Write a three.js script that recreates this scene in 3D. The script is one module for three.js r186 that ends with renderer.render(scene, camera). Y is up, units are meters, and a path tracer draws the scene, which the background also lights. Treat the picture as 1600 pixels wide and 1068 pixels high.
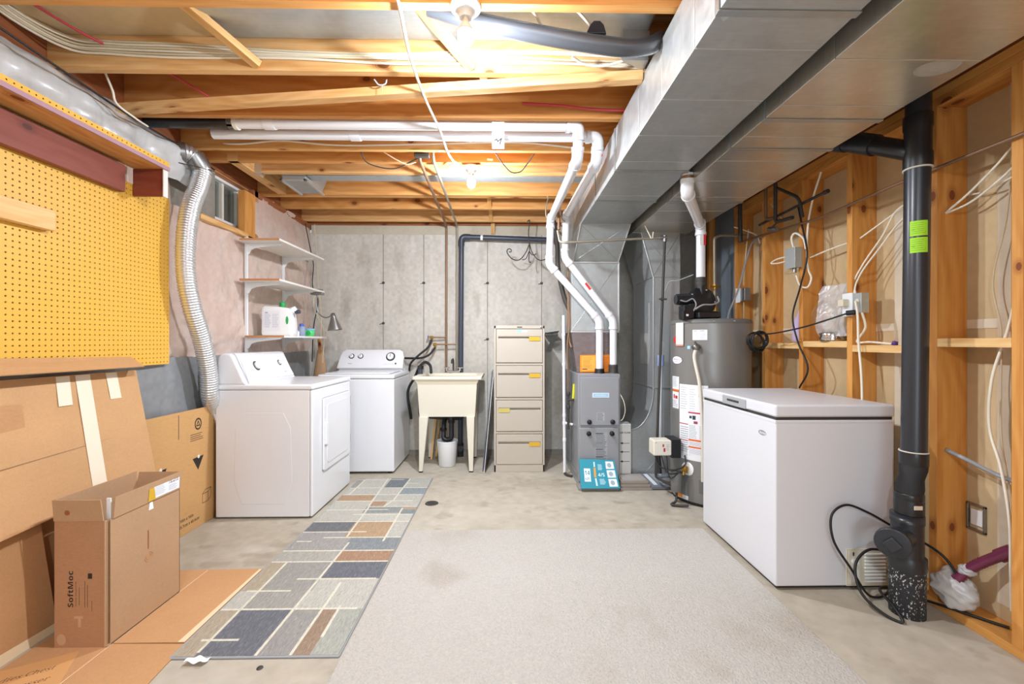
import * as THREE from 'three';
import { RectAreaLightUniformsLib } from 'three/addons/lights/RectAreaLightUniformsLib.js';
import { RoundedBoxGeometry } from 'three/addons/geometries/RoundedBoxGeometry.js';
import { mergeGeometries, toCreasedNormals } from 'three/addons/utils/BufferGeometryUtils.js';

// ---------------------------------------------------------------- camera, sky, lamps, exposure
const scene = new THREE.Scene();
const camera = new THREE.PerspectiveCamera(2 * Math.atan(534 / 672) * 180 / Math.PI, 1600 / 1068, 0.05, 50);
camera.position.set(0, 1.2, 0);
camera.rotation.y = -Math.atan(12 / 672);
scene.background = new THREE.Color(0.55, 0.62, 0.66);           // overcast daylight above the window well
const renderer = new THREE.WebGLRenderer({ antialias: true });
renderer.toneMapping = THREE.LinearToneMapping;
renderer.toneMappingExposure = 0.94;
renderer.shadowMap.enabled = true;
const BULB = 5.5, BULB_DOWN = 9, BULB_COLOR = 0xe6eefa;                           // the bare cool white bulbs of the room
RectAreaLightUniformsLib.init();
const daylight = new THREE.RectAreaLight(0xdfeefa, 4, 1.7, 1.95);  // daylight entering by the glazed door behind the viewer
daylight.name = 'door_daylight'; daylight.position.set(0, 1.03, 2.36); daylight.castShadow = true; scene.add(daylight);

// ---------------------------------------------------------------- small tools
const V = (x, y, z) => new THREE.Vector3(x, y, z);
let seed = 12345;
const rnd = () => { seed = (seed * 1664525 + 1013904223) >>> 0; return seed / 4294967296; };
const rr = (a, b) => a + (b - a) * rnd();
const clamp = (x, a = 0, b = 1) => Math.min(b, Math.max(a, x));
const lerp = (a, b, t) => a + (b - a) * t;
function hash(x, y) { let h = (x * 374761393 + y * 668265263) | 0; h = Math.imul(h ^ (h >>> 13), 1274126177); return ((h ^ (h >>> 16)) >>> 0) / 4294967296; }
function pn(x, y, px, py) {                                       // periodic value noise
  const xi = Math.floor(x), yi = Math.floor(y), fx = x - xi, fy = y - yi;
  const ux = fx * fx * (3 - 2 * fx), uy = fy * fy * (3 - 2 * fy);
  const m = (a, p) => ((a % p) + p) % p;
  const x0 = m(xi, px), x1 = m(xi + 1, px), y0 = m(yi, py), y1 = m(yi + 1, py);
  return lerp(lerp(hash(x0, y0), hash(x1, y0), ux), lerp(hash(x0, y1), hash(x1, y1), ux), uy);
}
function fbm(u, v, fx, fy, oct = 4) { let s = 0, a = 0.5, n = 0; for (let i = 0; i < oct; i++) { s += a * pn(u * fx + i * 0, v * fy, fx, fy); n += a; a *= 0.5; fx *= 2; fy *= 2; } return s / n; }
function tex(w, h, sizeU, sizeV, fn, color = true) {              // fn(u, v) -> [r, g, b] 0..255
  const d = new Uint8Array(w * h * 4);
  for (let j = 0; j < h; j++) for (let i = 0; i < w; i++) {
    const c = fn(i / w, j / h), k = (j * w + i) * 4;
    d[k] = clamp(c[0], 0, 255); d[k + 1] = clamp(c[1], 0, 255); d[k + 2] = clamp(c[2], 0, 255); d[k + 3] = 255;
  }
  const t = new THREE.DataTexture(d, w, h);
  t.wrapS = t.wrapT = THREE.RepeatWrapping; t.magFilter = THREE.LinearFilter; t.minFilter = THREE.LinearMipmapLinearFilter; t.generateMipmaps = true;
  t.repeat.set(1 / sizeU, 1 / sizeV);
  if (color) t.colorSpace = THREE.SRGBColorSpace;
  t.needsUpdate = true; return t;
}
function cv(w, h, draw) {                                         // flat print
  const c = document.createElement('canvas'); c.width = w; c.height = h;
  const g = c.getContext('2d'); draw(g, w, h);
  const t = new THREE.CanvasTexture(c); t.colorSpace = THREE.SRGBColorSpace; t.magFilter = THREE.LinearFilter; return t;
}
const mixc = (a, b, t) => [lerp(a[0], b[0], t), lerp(a[1], b[1], t), lerp(a[2], b[2], t)];

// ---------------------------------------------------------------- geometry
function triUV(g, axis = 'x', ou = 0, ov = 0) {                   // uv in metres, grain along axis
  g = g.index ? g.toNonIndexed() : g;
  const p = g.attributes.position, uv = new Float32Array(p.count * 2);
  const a = V(), b = V(), c = V(), n = V();
  const get = (i, k) => k === 0 ? p.getX(i) : k === 1 ? p.getY(i) : p.getZ(i);
  const ax = { x: 0, y: 1, z: 2 }[axis];
  for (let i = 0; i < p.count; i += 3) {
    a.fromBufferAttribute(p, i); b.fromBufferAttribute(p, i + 1); c.fromBufferAttribute(p, i + 2);
    n.copy(b).sub(a).cross(c.clone().sub(a));
    const q = [Math.abs(n.x), Math.abs(n.y), Math.abs(n.z)];
    let d = q[0] > q[1] ? (q[0] > q[2] ? 0 : 2) : (q[1] > q[2] ? 1 : 2);
    let ua, va;
    if (d !== ax) { ua = ax; va = 3 - d - ax; } else { ua = (d + 1) % 3; va = (d + 2) % 3; }
    for (let k = 0; k < 3; k++) { uv[(i + k) * 2] = get(i + k, ua) + ou; uv[(i + k) * 2 + 1] = get(i + k, va) + ov; }
  }
  g.setAttribute('uv', new THREE.BufferAttribute(uv, 2)); return g;
}
function longAxis(w, h, d) { return w >= h && w >= d ? 'x' : h >= d ? 'y' : 'z'; }
// box between two corners, edges eased by r
function box(x0, y0, z0, x1, y1, z1, r = 0.002, seg = 1) {
  const w = Math.abs(x1 - x0), h = Math.abs(y1 - y0), d = Math.abs(z1 - z0);
  r = Math.min(r, w / 2.01, h / 2.01, d / 2.01);
  let g = r > 0 ? new RoundedBoxGeometry(w, h, d, seg, r) : new THREE.BoxGeometry(w, h, d);
  g = triUV(g, longAxis(w, h, d), rnd() * 7, rnd() * 7);
  return g.translate((x0 + x1) / 2, (y0 + y1) / 2, (z0 + z1) / 2);
}
function beam(p0, p1, w, h, up = V(0, 1, 0), r = 0.002) {         // timber from p0 to p1, h along up
  const L = p0.distanceTo(p1), x = p1.clone().sub(p0).normalize(), z = x.clone().cross(up).normalize(), y = z.clone().cross(x);
  let g = r > 0 ? new RoundedBoxGeometry(L, h, w, 1, Math.min(r, w / 2.1, h / 2.1)) : new THREE.BoxGeometry(L, h, w);
  g = triUV(g, 'x', rnd() * 7, rnd() * 7);
  const m = new THREE.Matrix4().makeBasis(x, y, z); m.setPosition(p0.clone().add(p1).multiplyScalar(0.5));
  return g.applyMatrix4(m);
}
function hexa(b, t) {                                             // solid from 4 bottom and 4 top corners (both counter-clockwise seen from above)
  const P = [...b, ...t], f = [[3, 2, 1, 0], [4, 5, 6, 7], [0, 1, 5, 4], [1, 2, 6, 5], [2, 3, 7, 6], [3, 0, 4, 7]];
  const pos = [];
  for (const q of f) for (const k of [0, 1, 2, 0, 2, 3]) pos.push(P[q[k]].x, P[q[k]].y, P[q[k]].z);
  const g = new THREE.BufferGeometry(); g.setAttribute('position', new THREE.Float32BufferAttribute(pos, 3)); g.computeVertexNormals();
  return triUV(g, 'x', rnd() * 5, rnd() * 5);
}
function slab(a, b, c, d, t) {                                    // sheet of thickness t on the quad a b c d, thickness along its normal
  const n = b.clone().sub(a).cross(d.clone().sub(a)).normalize().multiplyScalar(t);
  const g = hexa([a, b, c, d], [a, b, c, d].map(p => p.clone().add(n)));
  const L = b.distanceTo(a), W = d.distanceTo(a), uv = g.attributes.uv, Q = [[0, 0], [L, 0], [L, W], [0, W]], o = rnd() * 3;
  const f = [[3, 2, 1, 0], [0, 1, 2, 3]];
  let i = 0; for (const q of f) for (const k of [0, 1, 2, 0, 2, 3]) { uv.setXY(i, Q[q[k]][0] + o, Q[q[k]][1] + o); i++; }
  return g;
}
function prism(pts, depth, opt = {}) {                            // polygon [x, y] pushed along +z
  const s = new THREE.Shape(pts.map(p => new THREE.Vector2(p[0], p[1])));
  for (const h of opt.holes || []) s.holes.push(new THREE.Path(h.map(p => new THREE.Vector2(p[0], p[1]))));
  const b = opt.bevel || 0;
  let g = new THREE.ExtrudeGeometry(s, { depth: depth - 2 * b, bevelEnabled: b > 0, bevelSize: b, bevelThickness: b, bevelOffset: -b, bevelSegments: opt.bs || 2, curveSegments: 12 });
  g.translate(0, 0, b); return g;
}
const rrect = (x0, y0, x1, y1, r, n = 5) => {                     // rounded rectangle outline
  const o = []; for (const [cx, cy, a] of [[x1 - r, y0 + r, -90], [x1 - r, y1 - r, 0], [x0 + r, y1 - r, 90], [x0 + r, y0 + r, 180]])
    for (let i = 0; i <= n; i++) { const t = (a + 90 * i / n) * Math.PI / 180; o.push([cx + r * Math.cos(t), cy + r * Math.sin(t)]); }
  return o;
};
const toX = g => g.rotateY(Math.PI / 2);                          // (x, y, z) -> (z, y, -x): outline x runs along -z, depth along +x
function spline(p, n = 40, closed = false) { return new THREE.CatmullRomCurve3(p, closed, 'centripetal').getPoints(n); }
function fillet(p, R, n = 6) {
  const o = [p[0]];
  for (let i = 1; i < p.length - 1; i++) {
    const a = p[i - 1], b = p[i], c = p[i + 1], r = Math.min(R, a.distanceTo(b) * 0.48, c.distanceTo(b) * 0.48);
    const s = b.clone().add(a.clone().sub(b).setLength(r)), e = b.clone().add(c.clone().sub(b).setLength(r));
    const q = new THREE.QuadraticBezierCurve3(s, b, e);
    for (let k = 0; k <= n; k++) o.push(q.getPoint(k / n));
  }
  o.push(p[p.length - 1]); return o;
}
function sweep(pts, r, rad = 8, caps = true) {                    // tube along points; r number or r(t, i)
  const n = pts.length, T = [], pos = [], nor = [], uv = [], idx = [];
  for (let i = 0; i < n; i++) T.push(pts[Math.min(i + 1, n - 1)].clone().sub(pts[Math.max(i - 1, 0)]).normalize());
  let N = Math.abs(T[0].y) < 0.9 ? V(0, 1, 0) : V(1, 0, 0); N.sub(T[0].clone().multiplyScalar(N.dot(T[0]))).normalize();
  let L = 0;
  for (let i = 0; i < n; i++) {
    if (i) { N.sub(T[i].clone().multiplyScalar(N.dot(T[i]))).normalize(); L += pts[i].distanceTo(pts[i - 1]); }
    const B = T[i].clone().cross(N), R = typeof r === 'function' ? r(i / (n - 1), i) : r;
    for (let k = 0; k <= rad; k++) {
      const a = k / rad * Math.PI * 2, d = N.clone().multiplyScalar(Math.cos(a)).add(B.clone().multiplyScalar(Math.sin(a)));
      pos.push(pts[i].x + d.x * R, pts[i].y + d.y * R, pts[i].z + d.z * R); nor.push(d.x, d.y, d.z); uv.push(L, k / rad * 2 * Math.PI * R);
    }
  }
  const w = rad + 1;
  for (let i = 0; i < n - 1; i++) for (let k = 0; k < rad; k++) { const a = i * w + k, b = a + w; idx.push(a, b + 1, b, a, a + 1, b + 1); }
  if (caps) for (const [i, s] of [[0, -1], [n - 1, 1]]) {
    const c = pos.length / 3, t = T[i]; pos.push(pts[i].x, pts[i].y, pts[i].z); nor.push(t.x * s, t.y * s, t.z * s); uv.push(0, 0);
    for (let k = 0; k <= rad; k++) { const j = (i * w + k) * 3; pos.push(pos[j], pos[j + 1], pos[j + 2]); nor.push(t.x * s, t.y * s, t.z * s); uv.push(0.01 * Math.cos(k), 0.01 * Math.sin(k)); }
    for (let k = 0; k < rad; k++) s > 0 ? idx.push(c, c + 1 + k, c + 2 + k) : idx.push(c, c + 2 + k, c + 1 + k);
  }
  const g = new THREE.BufferGeometry();
  g.setAttribute('position', new THREE.Float32BufferAttribute(pos, 3)); g.setAttribute('normal', new THREE.Float32BufferAttribute(nor, 3)); g.setAttribute('uv', new THREE.Float32BufferAttribute(uv, 2));
  g.setIndex(idx); return g;
}
const rod = (a, b, r, rad = 12) => sweep([a, b], r, rad);
const pipe = (pts, r, R = 0.06, rad = 14) => sweep(fillet(pts, R), r, rad);
const wire = (pts, r = 0.004, n = 40, rad = 6) => sweep(spline(pts, n), r, rad);
function lathe(prof, seg = 32) { return new THREE.LatheGeometry(prof.map(p => new THREE.Vector2(Math.max(p[0], 0.00001), p[1])), seg); }
function aim(g, pos, dir) { return g.applyQuaternion(new THREE.Quaternion().setFromUnitVectors(V(0, 1, 0), dir.clone().normalize())).translate(pos.x, pos.y, pos.z); }
const at = (g, x, y, z) => g.translate(x, y, z);
function sheet(o, u, v, nu, nv, fn) {                             // soft sheet displaced along u x v
  const n = u.clone().cross(v).normalize(), pos = [], uv = [], idx = [], lu = u.length(), lv = v.length();
  for (let j = 0; j <= nv; j++) for (let i = 0; i <= nu; i++) {
    const s = i / nu, t = j / nv, p = o.clone().addScaledVector(u, s).addScaledVector(v, t).addScaledVector(n, fn(s, t)); pos.push(p.x, p.y, p.z); uv.push(s * lu, t * lv);
  }
  for (let j = 0; j < nv; j++) for (let i = 0; i < nu; i++) { const a = j * (nu + 1) + i, b = a + nu + 1; idx.push(a, a + 1, b + 1, a, b + 1, b); }
  const g = new THREE.BufferGeometry(); g.setAttribute('position', new THREE.Float32BufferAttribute(pos, 3)); g.setAttribute('uv', new THREE.Float32BufferAttribute(uv, 2)); g.setIndex(idx); g.computeVertexNormals(); return g;
}
const crease = (g, a = 0.6) => toCreasedNormals(g, a);

// ---------------------------------------------------------------- objects
const names = new Map(), org = new Map();
function numbered(n) { const k = names.get(n) || 0; names.set(n, k + 1); return k ? n + '_' + String(k).padStart(3, '0') : n; }
function join(gs) {
  gs = (Array.isArray(gs) ? gs : [gs]).map(g => { let q = g.index ? g.toNonIndexed() : g.clone(); for (const k of Object.keys(q.attributes)) if (!['position', 'normal', 'uv'].includes(k)) q.deleteAttribute(k); if (!q.attributes.normal) q.computeVertexNormals(); if (!q.attributes.uv) q.setAttribute('uv', new THREE.BufferAttribute(new Float32Array(q.attributes.position.count * 2), 2)); q.clearGroups(); return q; });
  return gs.length > 1 ? mergeGeometries(gs) : gs[0];
}
function thing(name, label, category, pos, group, kind) {
  const o = new THREE.Group(); o.name = numbered(name); o.position.copy(pos); scene.add(o); org.set(o, pos.clone());
  o.userData = { label, category }; if (group) o.userData.group = group; if (kind) o.userData.kind = kind; return o;
}
function part(parent, name, geo, m, label) {                      // geometry given in room coordinates
  const w = org.get(parent), g = join(geo); g.translate(-w.x, -w.y, -w.z);
  const o = new THREE.Mesh(g, m); o.name = name; if (label) o.userData.label = label; parent.add(o); org.set(o, w); return o;
}
function single(name, label, category, geo, m, group, kind) {
  const g = join(geo); g.computeBoundingBox(); const b = g.boundingBox, p = V((b.min.x + b.max.x) / 2, b.min.y, (b.min.z + b.max.z) / 2);
  g.translate(-p.x, -p.y, -p.z); const o = new THREE.Mesh(g, m); o.name = numbered(name); o.position.copy(p); scene.add(o); org.set(o, p);
  o.userData = { label, category }; if (group) o.userData.group = group; if (kind) o.userData.kind = kind; return o;
}
// ---------------------------------------------------------------- surfaces
const knots = []; for (let i = 0; i < 16; i++) knots.push([rnd(), rnd(), rr(0.006, 0.016)]);
const woodTex = tex(1024, 512, 2.4, 1.2, (u, v) => {
  const w = fbm(u, v, 5, 4, 3);
  let ring = 0.5 + 0.5 * Math.sin((v * 46 + w * 9) * Math.PI * 2 * 0.5 + Math.sin(u * 12.566) * 0.6);
  const fine = pn(u * 24, v * 400, 24, 400), med = fbm(u, v, 6, 60, 3);
  let t = 0.35 * ring * med * 1.6 + 0.25 * fine + 0.4 * med;
  let c = mixc([255, 243, 222], [228, 192, 146], clamp(t * 1.25 - 0.1));
  for (const [ku, kv, kr] of knots) {
    let du = Math.abs(u - ku), dv = Math.abs(v - kv); du = Math.min(du, 1 - du) * 2.4 * 0.6; dv = Math.min(dv, 1 - dv) * 1.2;
    const d = Math.hypot(du, dv) / kr; if (d < 2.6) c = mixc(c, [132, 82, 46], d < 1 ? 0.85 : 0.6 * clamp(1 - (d - 1) / 1.6) * (0.6 + 0.4 * Math.sin(d * 14)));
  }
  return c;
});
const floorTex = tex(1024, 1024, 3.2, 3.2, (u, v) => {
  const a = fbm(u, v, 4, 4, 5), b = fbm(u, v, 9, 14, 5), c = fbm(u, v, 60, 60, 3), s = fbm(u, v, 22, 30, 4);
  let k = mixc([230, 226, 218], [206, 198, 184], clamp((a - 0.3) * 1.7)); k = mixc(k, [238, 236, 230], clamp((b - 0.52) * 3) * 0.7);
  k = mixc(k, [166, 156, 140], clamp((s - 0.63) * 6) * 0.35); const g = (c - 0.5) * 26; return [k[0] + g, k[1] + g, k[2] + g];
});
const wallTex = tex(1024, 1024, 2.6, 2.6, (u, v) => {
  const a = fbm(u, v, 5, 3, 5), b = fbm(u, v, 40, 7, 4), c = fbm(u, v, 90, 90, 2), s = fbm(u, v, 14, 5, 5);
  let k = mixc([228, 226, 222], [210, 207, 201], clamp((a - 0.28) * 1.9)); k = mixc(k, [236, 235, 232], clamp((b - 0.56) * 4) * 0.55);
  k = mixc(k, [172, 168, 158], clamp((s - 0.6) * 5) * 0.5); const g = (c - 0.5) * 22; return [k[0] + g, k[1] + g, k[2] + g];
});
const cardTex = tex(512, 512, 0.9, 0.9, (u, v) => { const a = fbm(u, v, 60, 90, 2), b = fbm(u, v, 5, 5, 4), c = pn(u * 256, v * 256, 256, 256); const g = (a - 0.5) * 4 + (b - 0.5) * 14 + (c - 0.5) * 10; return [238 + g, 234 + g, 228 + g]; });
const galvTex = tex(512, 512, 0.6, 0.6, (u, v) => { const a = fbm(u, v, 26, 26, 3), b = fbm(u, v, 4, 4, 4), c = pn(u * 8, v * 220, 8, 220); const g = (a - 0.5) * 12 + (b - 0.5) * 16 + (c - 0.5) * 8; return [228 + g, 230 + g, 230 + g]; });
const galvRough = tex(256, 256, 0.5, 0.5, (u, v) => { const g = 150 + (fbm(u, v, 12, 12, 4) - 0.5) * 60; return [g, g, g]; }, false);
const pinkTex = tex(512, 512, 1.3, 1.3, (u, v) => { const a = fbm(u, v, 4, 4, 5), b = fbm(u, v, 11, 9, 5), c = fbm(u, v, 50, 50, 2); let k = mixc([232, 220, 213], [220, 200, 190], clamp((a - 0.3) * 2)); k = mixc(k, [232, 224, 218], clamp((b - 0.5) * 4) * 0.6); const g = (c - 0.5) * 14; return [k[0] + g, k[1] + g, k[2] + g]; });
const pileBump = tex(512, 512, 0.35, 0.35, (u, v) => { const a = pn(u * 64, v * 64, 64, 64), b = pn(u * 160, v * 160, 160, 160); const g = 255 * (0.65 * a + 0.35 * b); return [g, g, g]; }, false);
const carpetTex = tex(1024, 1024, 2.2, 2.2, (u, v) => { const a = fbm(u, v, 3, 3, 4), c = pn(u * 340, v * 340, 340, 340), s = fbm(u, v, 7, 5, 4); let k = mixc([235, 232, 228], [226, 222, 216], a); k = mixc(k, [208, 196, 182], clamp((s - 0.66) * 6) * 0.5); const g = (c - 0.5) * 14; return [k[0] + g, k[1] + g, k[2] + g]; });
const smearTex = tex(512, 512, 0.3, 0.5, (u, v) => { const s = fbm(u, v, 30, 40, 3), b = fbm(u, v, 5, 5, 3); const t = clamp((s - 0.66 + (b - 0.5) * 0.25) * 14); return mixc([40, 42, 46], [205, 204, 200], t); });
const paperTex = tex(512, 512, 1.6, 1.6, (u, v) => { const a = fbm(u, v, 5, 4, 5), c = fbm(u, v, 60, 60, 2); const g = (a - 0.5) * 30 + (c - 0.5) * 10; return [236 + g, 232 + g, 226 + g]; });
const grimeTex = tex(512, 512, 0.7, 0.9, (u, v) => { const a = fbm(u, v, 5, 6, 5), c = fbm(u, v, 40, 3, 3); const g = (a - 0.5) * 36 + (c - 0.5) * 16; return [232 + g, 233 + g, 234 + g]; });

const mt = (color, rough = 0.6, o = {}) => new THREE.MeshPhysicalMaterial({ color, roughness: rough, metalness: 0, ...o });
const M = {
  joist: [mt(0xe8bf84, 0.7, { map: woodTex }), mt(0xe2b478, 0.7, { map: woodTex }), mt(0xebcb9c, 0.7, { map: woodTex }), mt(0xdcac72, 0.72, { map: woodTex })],
  dark: mt(0xa06a48, 0.72, { map: woodTex }), sub: mt(0xccae88, 0.8, { map: woodTex }),
  stud: [mt(0xe0ad66, 0.68, { map: woodTex }), mt(0xd8a25a, 0.7, { map: woodTex })], pine: mt(0xf0d6a6, 0.65, { map: woodTex }),
  red: mt(0x8c4a3e, 0.5, { map: woodTex }), whiteboard: mt(0xeae6de, 0.5), tanwood: mt(0xcfa27c, 0.7, { map: woodTex }),
  floor: mt(0xcac4b8, 0.75, { map: floorTex, bumpMap: floorTex, bumpScale: 0.001 }), cwall: mt(0xe9e6df, 0.85, { map: wallTex, bumpMap: wallTex, bumpScale: 0.002 }), parge: mt(0xd8d2c0, 0.85, { map: paperTex }),
  pink: mt(0xf0e4dc, 0.55, { map: pinkTex, clearcoat: 1, clearcoatRoughness: 0.13 }), poly: mt(0xd4d4d0, 0.4, { map: grimeTex, clearcoat: 0.9, clearcoatRoughness: 0.15 }),
  grayPoly: mt(0xa2a8ae, 0.5, { map: wallTex, clearcoat: 1, clearcoatRoughness: 0.12 }), bluePoly: mt(0x8f9ca6, 0.45, { map: grimeTex, clearcoat: 0.7, clearcoatRoughness: 0.2 }),
  drywall: mt(0xdcc59c, 0.85, { map: paperTex }), plaster: mt(0xe0ddd4, 0.9, { map: paperTex }), tape: mt(0xf0e6d2, 0.8, { map: paperTex }),
  peg: mt(0xe8b548, 0.45), carpet: mt(0xcac7c1, 1, { map: carpetTex, bumpMap: pileBump, bumpScale: 0.004, sheen: 0.3, sheenRoughness: 0.8 }),
  card: mt(0xd4a878, 0.8, { map: cardTex }), card2: mt(0xc4a07c, 0.8, { map: cardTex }), card3: mt(0xd0a070, 0.8, { map: cardTex }), cardEdge: mt(0xe4cba4, 0.85), tapeStrip: mt(0xeee0c8, 0.35, { clearcoat: 0.4 }),
  galv: mt(0xcfd1d0, 0.75, { map: galvTex, metalness: 0.65, roughnessMap: galvRough }), galvD: mt(0xc6c9c8, 0.55, { map: galvTex, metalness: 0.75, roughnessMap: galvRough }), galvS: mt(0xe2ddd2, 0.3, { map: galvTex, metalness: 0.8 }), cleat: mt(0xd0d2d0, 0.4, { metalness: 0.8 }),
  alu: mt(0xe2e4e5, 0.3, { metalness: 0.85 }), galvL: mt(0xc9cccc, 0.6, { map: galvTex, metalness: 0.35, roughnessMap: galvRough }), chrome: mt(0xd8d8d8, 0.15, { metalness: 1 }), steel: mt(0x9a9a98, 0.35, { metalness: 0.9 }), iron: mt(0x4c4844, 0.6, { metalness: 0.5 }),
  white: mt(0xe9eaec, 0.3, { clearcoat: 0.5, clearcoatRoughness: 0.2 }), enamel: mt(0xdcdde0, 0.4, { clearcoat: 0.3, clearcoatRoughness: 0.3 }), vinyl: mt(0xeceeee, 0.45), gray: mt(0x9a9c9e, 0.5), pvc: mt(0xebebee, 0.35, { clearcoat: 0.2 }), pvcY: mt(0xe4dfd0, 0.4), cream: mt(0xe0dac8, 0.45), creamD: mt(0xd9d0b8, 0.5),
  abs: mt(0x1c1d20, 0.38, { clearcoat: 0.3 }), absD: mt(0x2a2d33, 0.36, { map: grimeTex, clearcoat: 0.35, clearcoatRoughness: 0.25 }), absS: mt(0xffffff, 0.6, { map: smearTex }), rubber: mt(0x232325, 0.7), navy: mt(0x39404e, 0.4, { clearcoat: 0.3 }),
  cab: mt(0xbcb3a4, 0.5), cabD: mt(0x8f8778, 0.6), yellow: mt(0xd8ac2c, 0.5), yellowP: mt(0xc8b860, 0.5),
  furn: mt(0x9b9ea2, 0.42, { metalness: 0.25 }), tank: mt(0x858480, 0.35, { metalness: 0.25, clearcoat: 0.3, clearcoatRoughness: 0.3 }), tankD: mt(0x6f6f6c, 0.5),
  cop: mt(0x94745a, 0.5, { metalness: 0.6 }), copG: mt(0xa39b8a, 0.5, { metalness: 0.6 }), brass: mt(0xc09a4a, 0.3, { metalness: 0.9 }),
  wireW: mt(0xece4d0, 0.5), wireC: mt(0xd8c9a8, 0.55), wireB: mt(0x161616, 0.5), wireG: mt(0x9ea0a0, 0.5), wireR: mt(0xc0404a, 0.5), bagW: mt(0xe8e8e6, 0.3, { transmission: 0.35, thickness: 0, clearcoat: 0.5 }), hose: mt(0x6e2444, 0.4, { clearcoat: 0.4 }),
  lime: mt(0xa8e030, 0.6), orange: mt(0xf08a1a, 0.6), blue: mt(0xa4b8ea, 0.5), glass: mt(0xffffff, 0.02, { transmission: 1, thickness: 0, ior: 1.5 }), dirtyGlass: mt(0xdfe6e2, 0.18, { transmission: 0.9, thickness: 0, ior: 1.5 }), black: mt(0x101010, 0.5), paper: mt(0xf0eeea, 0.8),
  bulb: mt(0xffffff, 0.3, { emissive: 0xfff6e8, emissiveIntensity: 4 }), porcelain: mt(0xf2f0ec, 0.25), green: mt(0x2fae58, 0.4), liqGreen: mt(0x58d878, 0.3), blueCap: mt(0x4a64c0, 0.4), jug: mt(0xf2f3f2, 0.35, { clearcoat: 0.4 }), lilac: mt(0xc8b4d4, 0.8), flag: mt(0xd03030, 0.6), white2: mt(0xf4f4f4, 0.7), stone: mt(0xa8a49c, 0.9, { map: wallTex }),
};
const flat = (t, r = 0.6) => mt(0xffffff, r, { map: t });
function lines(g, x, y, w, n, dy, h, c = '#555') { g.fillStyle = c; for (let i = 0; i < n; i++) g.fillRect(x, y + i * dy, w * (0.7 + 0.3 * hash(i + x, y | 0)), h); }

// ================================================================ the setting
const S = (name, label, cat, pos) => thing(name, label, cat, pos, null, 'structure');
const XL = -2.05, XS = 1.95, XD = 2.09, ZB = -4.61, ZF = 2.4, JB = 2.45, JT = 2.685;
{ // floor
  const o = S('floor', 'bare stained concrete basement floor slab', 'floor', V(0, 0, 0));
  part(o, 'slab', triUV(box(-2.6, -0.12, -4.9, 2.6, 0, ZF + 0.3, 0), 'x'), M.floor);
  const d = thing('floor_drain', 'round dark slotted drain set in the bare concrete beside the patterned runner', 'drain', V(-0.54, 0, -3.21));
  part(d, 'ring', at(lathe([[0.03, 0.001], [0.034, 0.005], [0.046, 0.004], [0.05, 0]], 24), -0.54, 0, -3.21), M.iron);
  part(d, 'grate', [at(lathe([[0, 0.002], [0.032, 0.002]], 24), -0.54, 0, -3.21), box(-0.57, 0.001, -3.213, -0.51, 0.005, -3.207), box(-0.543, 0.001, -3.24, -0.537, 0.005, -3.18)], M.iron);
  single('floor_plug', 'small dark round plug in the concrete near the runner end', 'plug', at(lathe([[0, 0.003], [0.01, 0.003], [0.012, 0]], 16), -0.9, 0, -1.6), M.iron);
}
{ // back wall, poured concrete with form seams
  const o = S('wall_back', 'poured concrete foundation wall at the far end', 'wall', V(0, 0, ZB));
  part(o, 'concrete', triUV(box(-2.4, 0, ZB - 0.25, 2.6, 2.36, ZB, 0), 'x'), M.cwall);
  part(o, 'parged_band', box(-2.05, 2.345, ZB, 2.5, 2.44, ZB + 0.004, 0.001), M.parge);
  part(o, 'sill_plate', box(-2.4, 2.44, ZB - 0.2, 2.5, 2.48, ZB + 0.012), M.dark);
  part(o, 'rim_board', box(-2.4, 2.48, ZB - 0.12, 2.5, JT, ZB - 0.08), M.dark);
  for (const x of [-1.29, -0.86, -0.18, 0.4, 0.98, 1.56]) part(o, 'form_seam', box(x - 0.004, 0, ZB, x + 0.004, 2.345, ZB + 0.0025, 0.001), M.stone);
  for (const [x, y] of [[-1.29, 1.83], [-1.29, 1.4], [-0.86, 1.83], [-0.18, 1.83], [-0.18, 1.23], [0.4, 1.83], [0.98, 1.8]]) part(o, 'form_tie', [aim(lathe([[0, 0.004], [0.008, 0.004], [0.016, 0]], 10), V(x, y, ZB), V(0, 0, 1)), rod(V(x - 0.002, y, ZB), V(x - 0.035, y - 0.012, ZB + 0.01), 0.003, 6)], M.iron);
  part(o, 'footing', hexa([V(-2, 0, ZB + 0.05), V(1.9, 0, ZB + 0.05), V(1.9, 0, ZB), V(-2, 0, ZB)], [V(-2, 0.03, ZB + 0.02), V(1.9, 0.03, ZB + 0.02), V(1.9, 0.05, ZB), V(-2, 0.05, ZB)]), M.stone);
}
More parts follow.
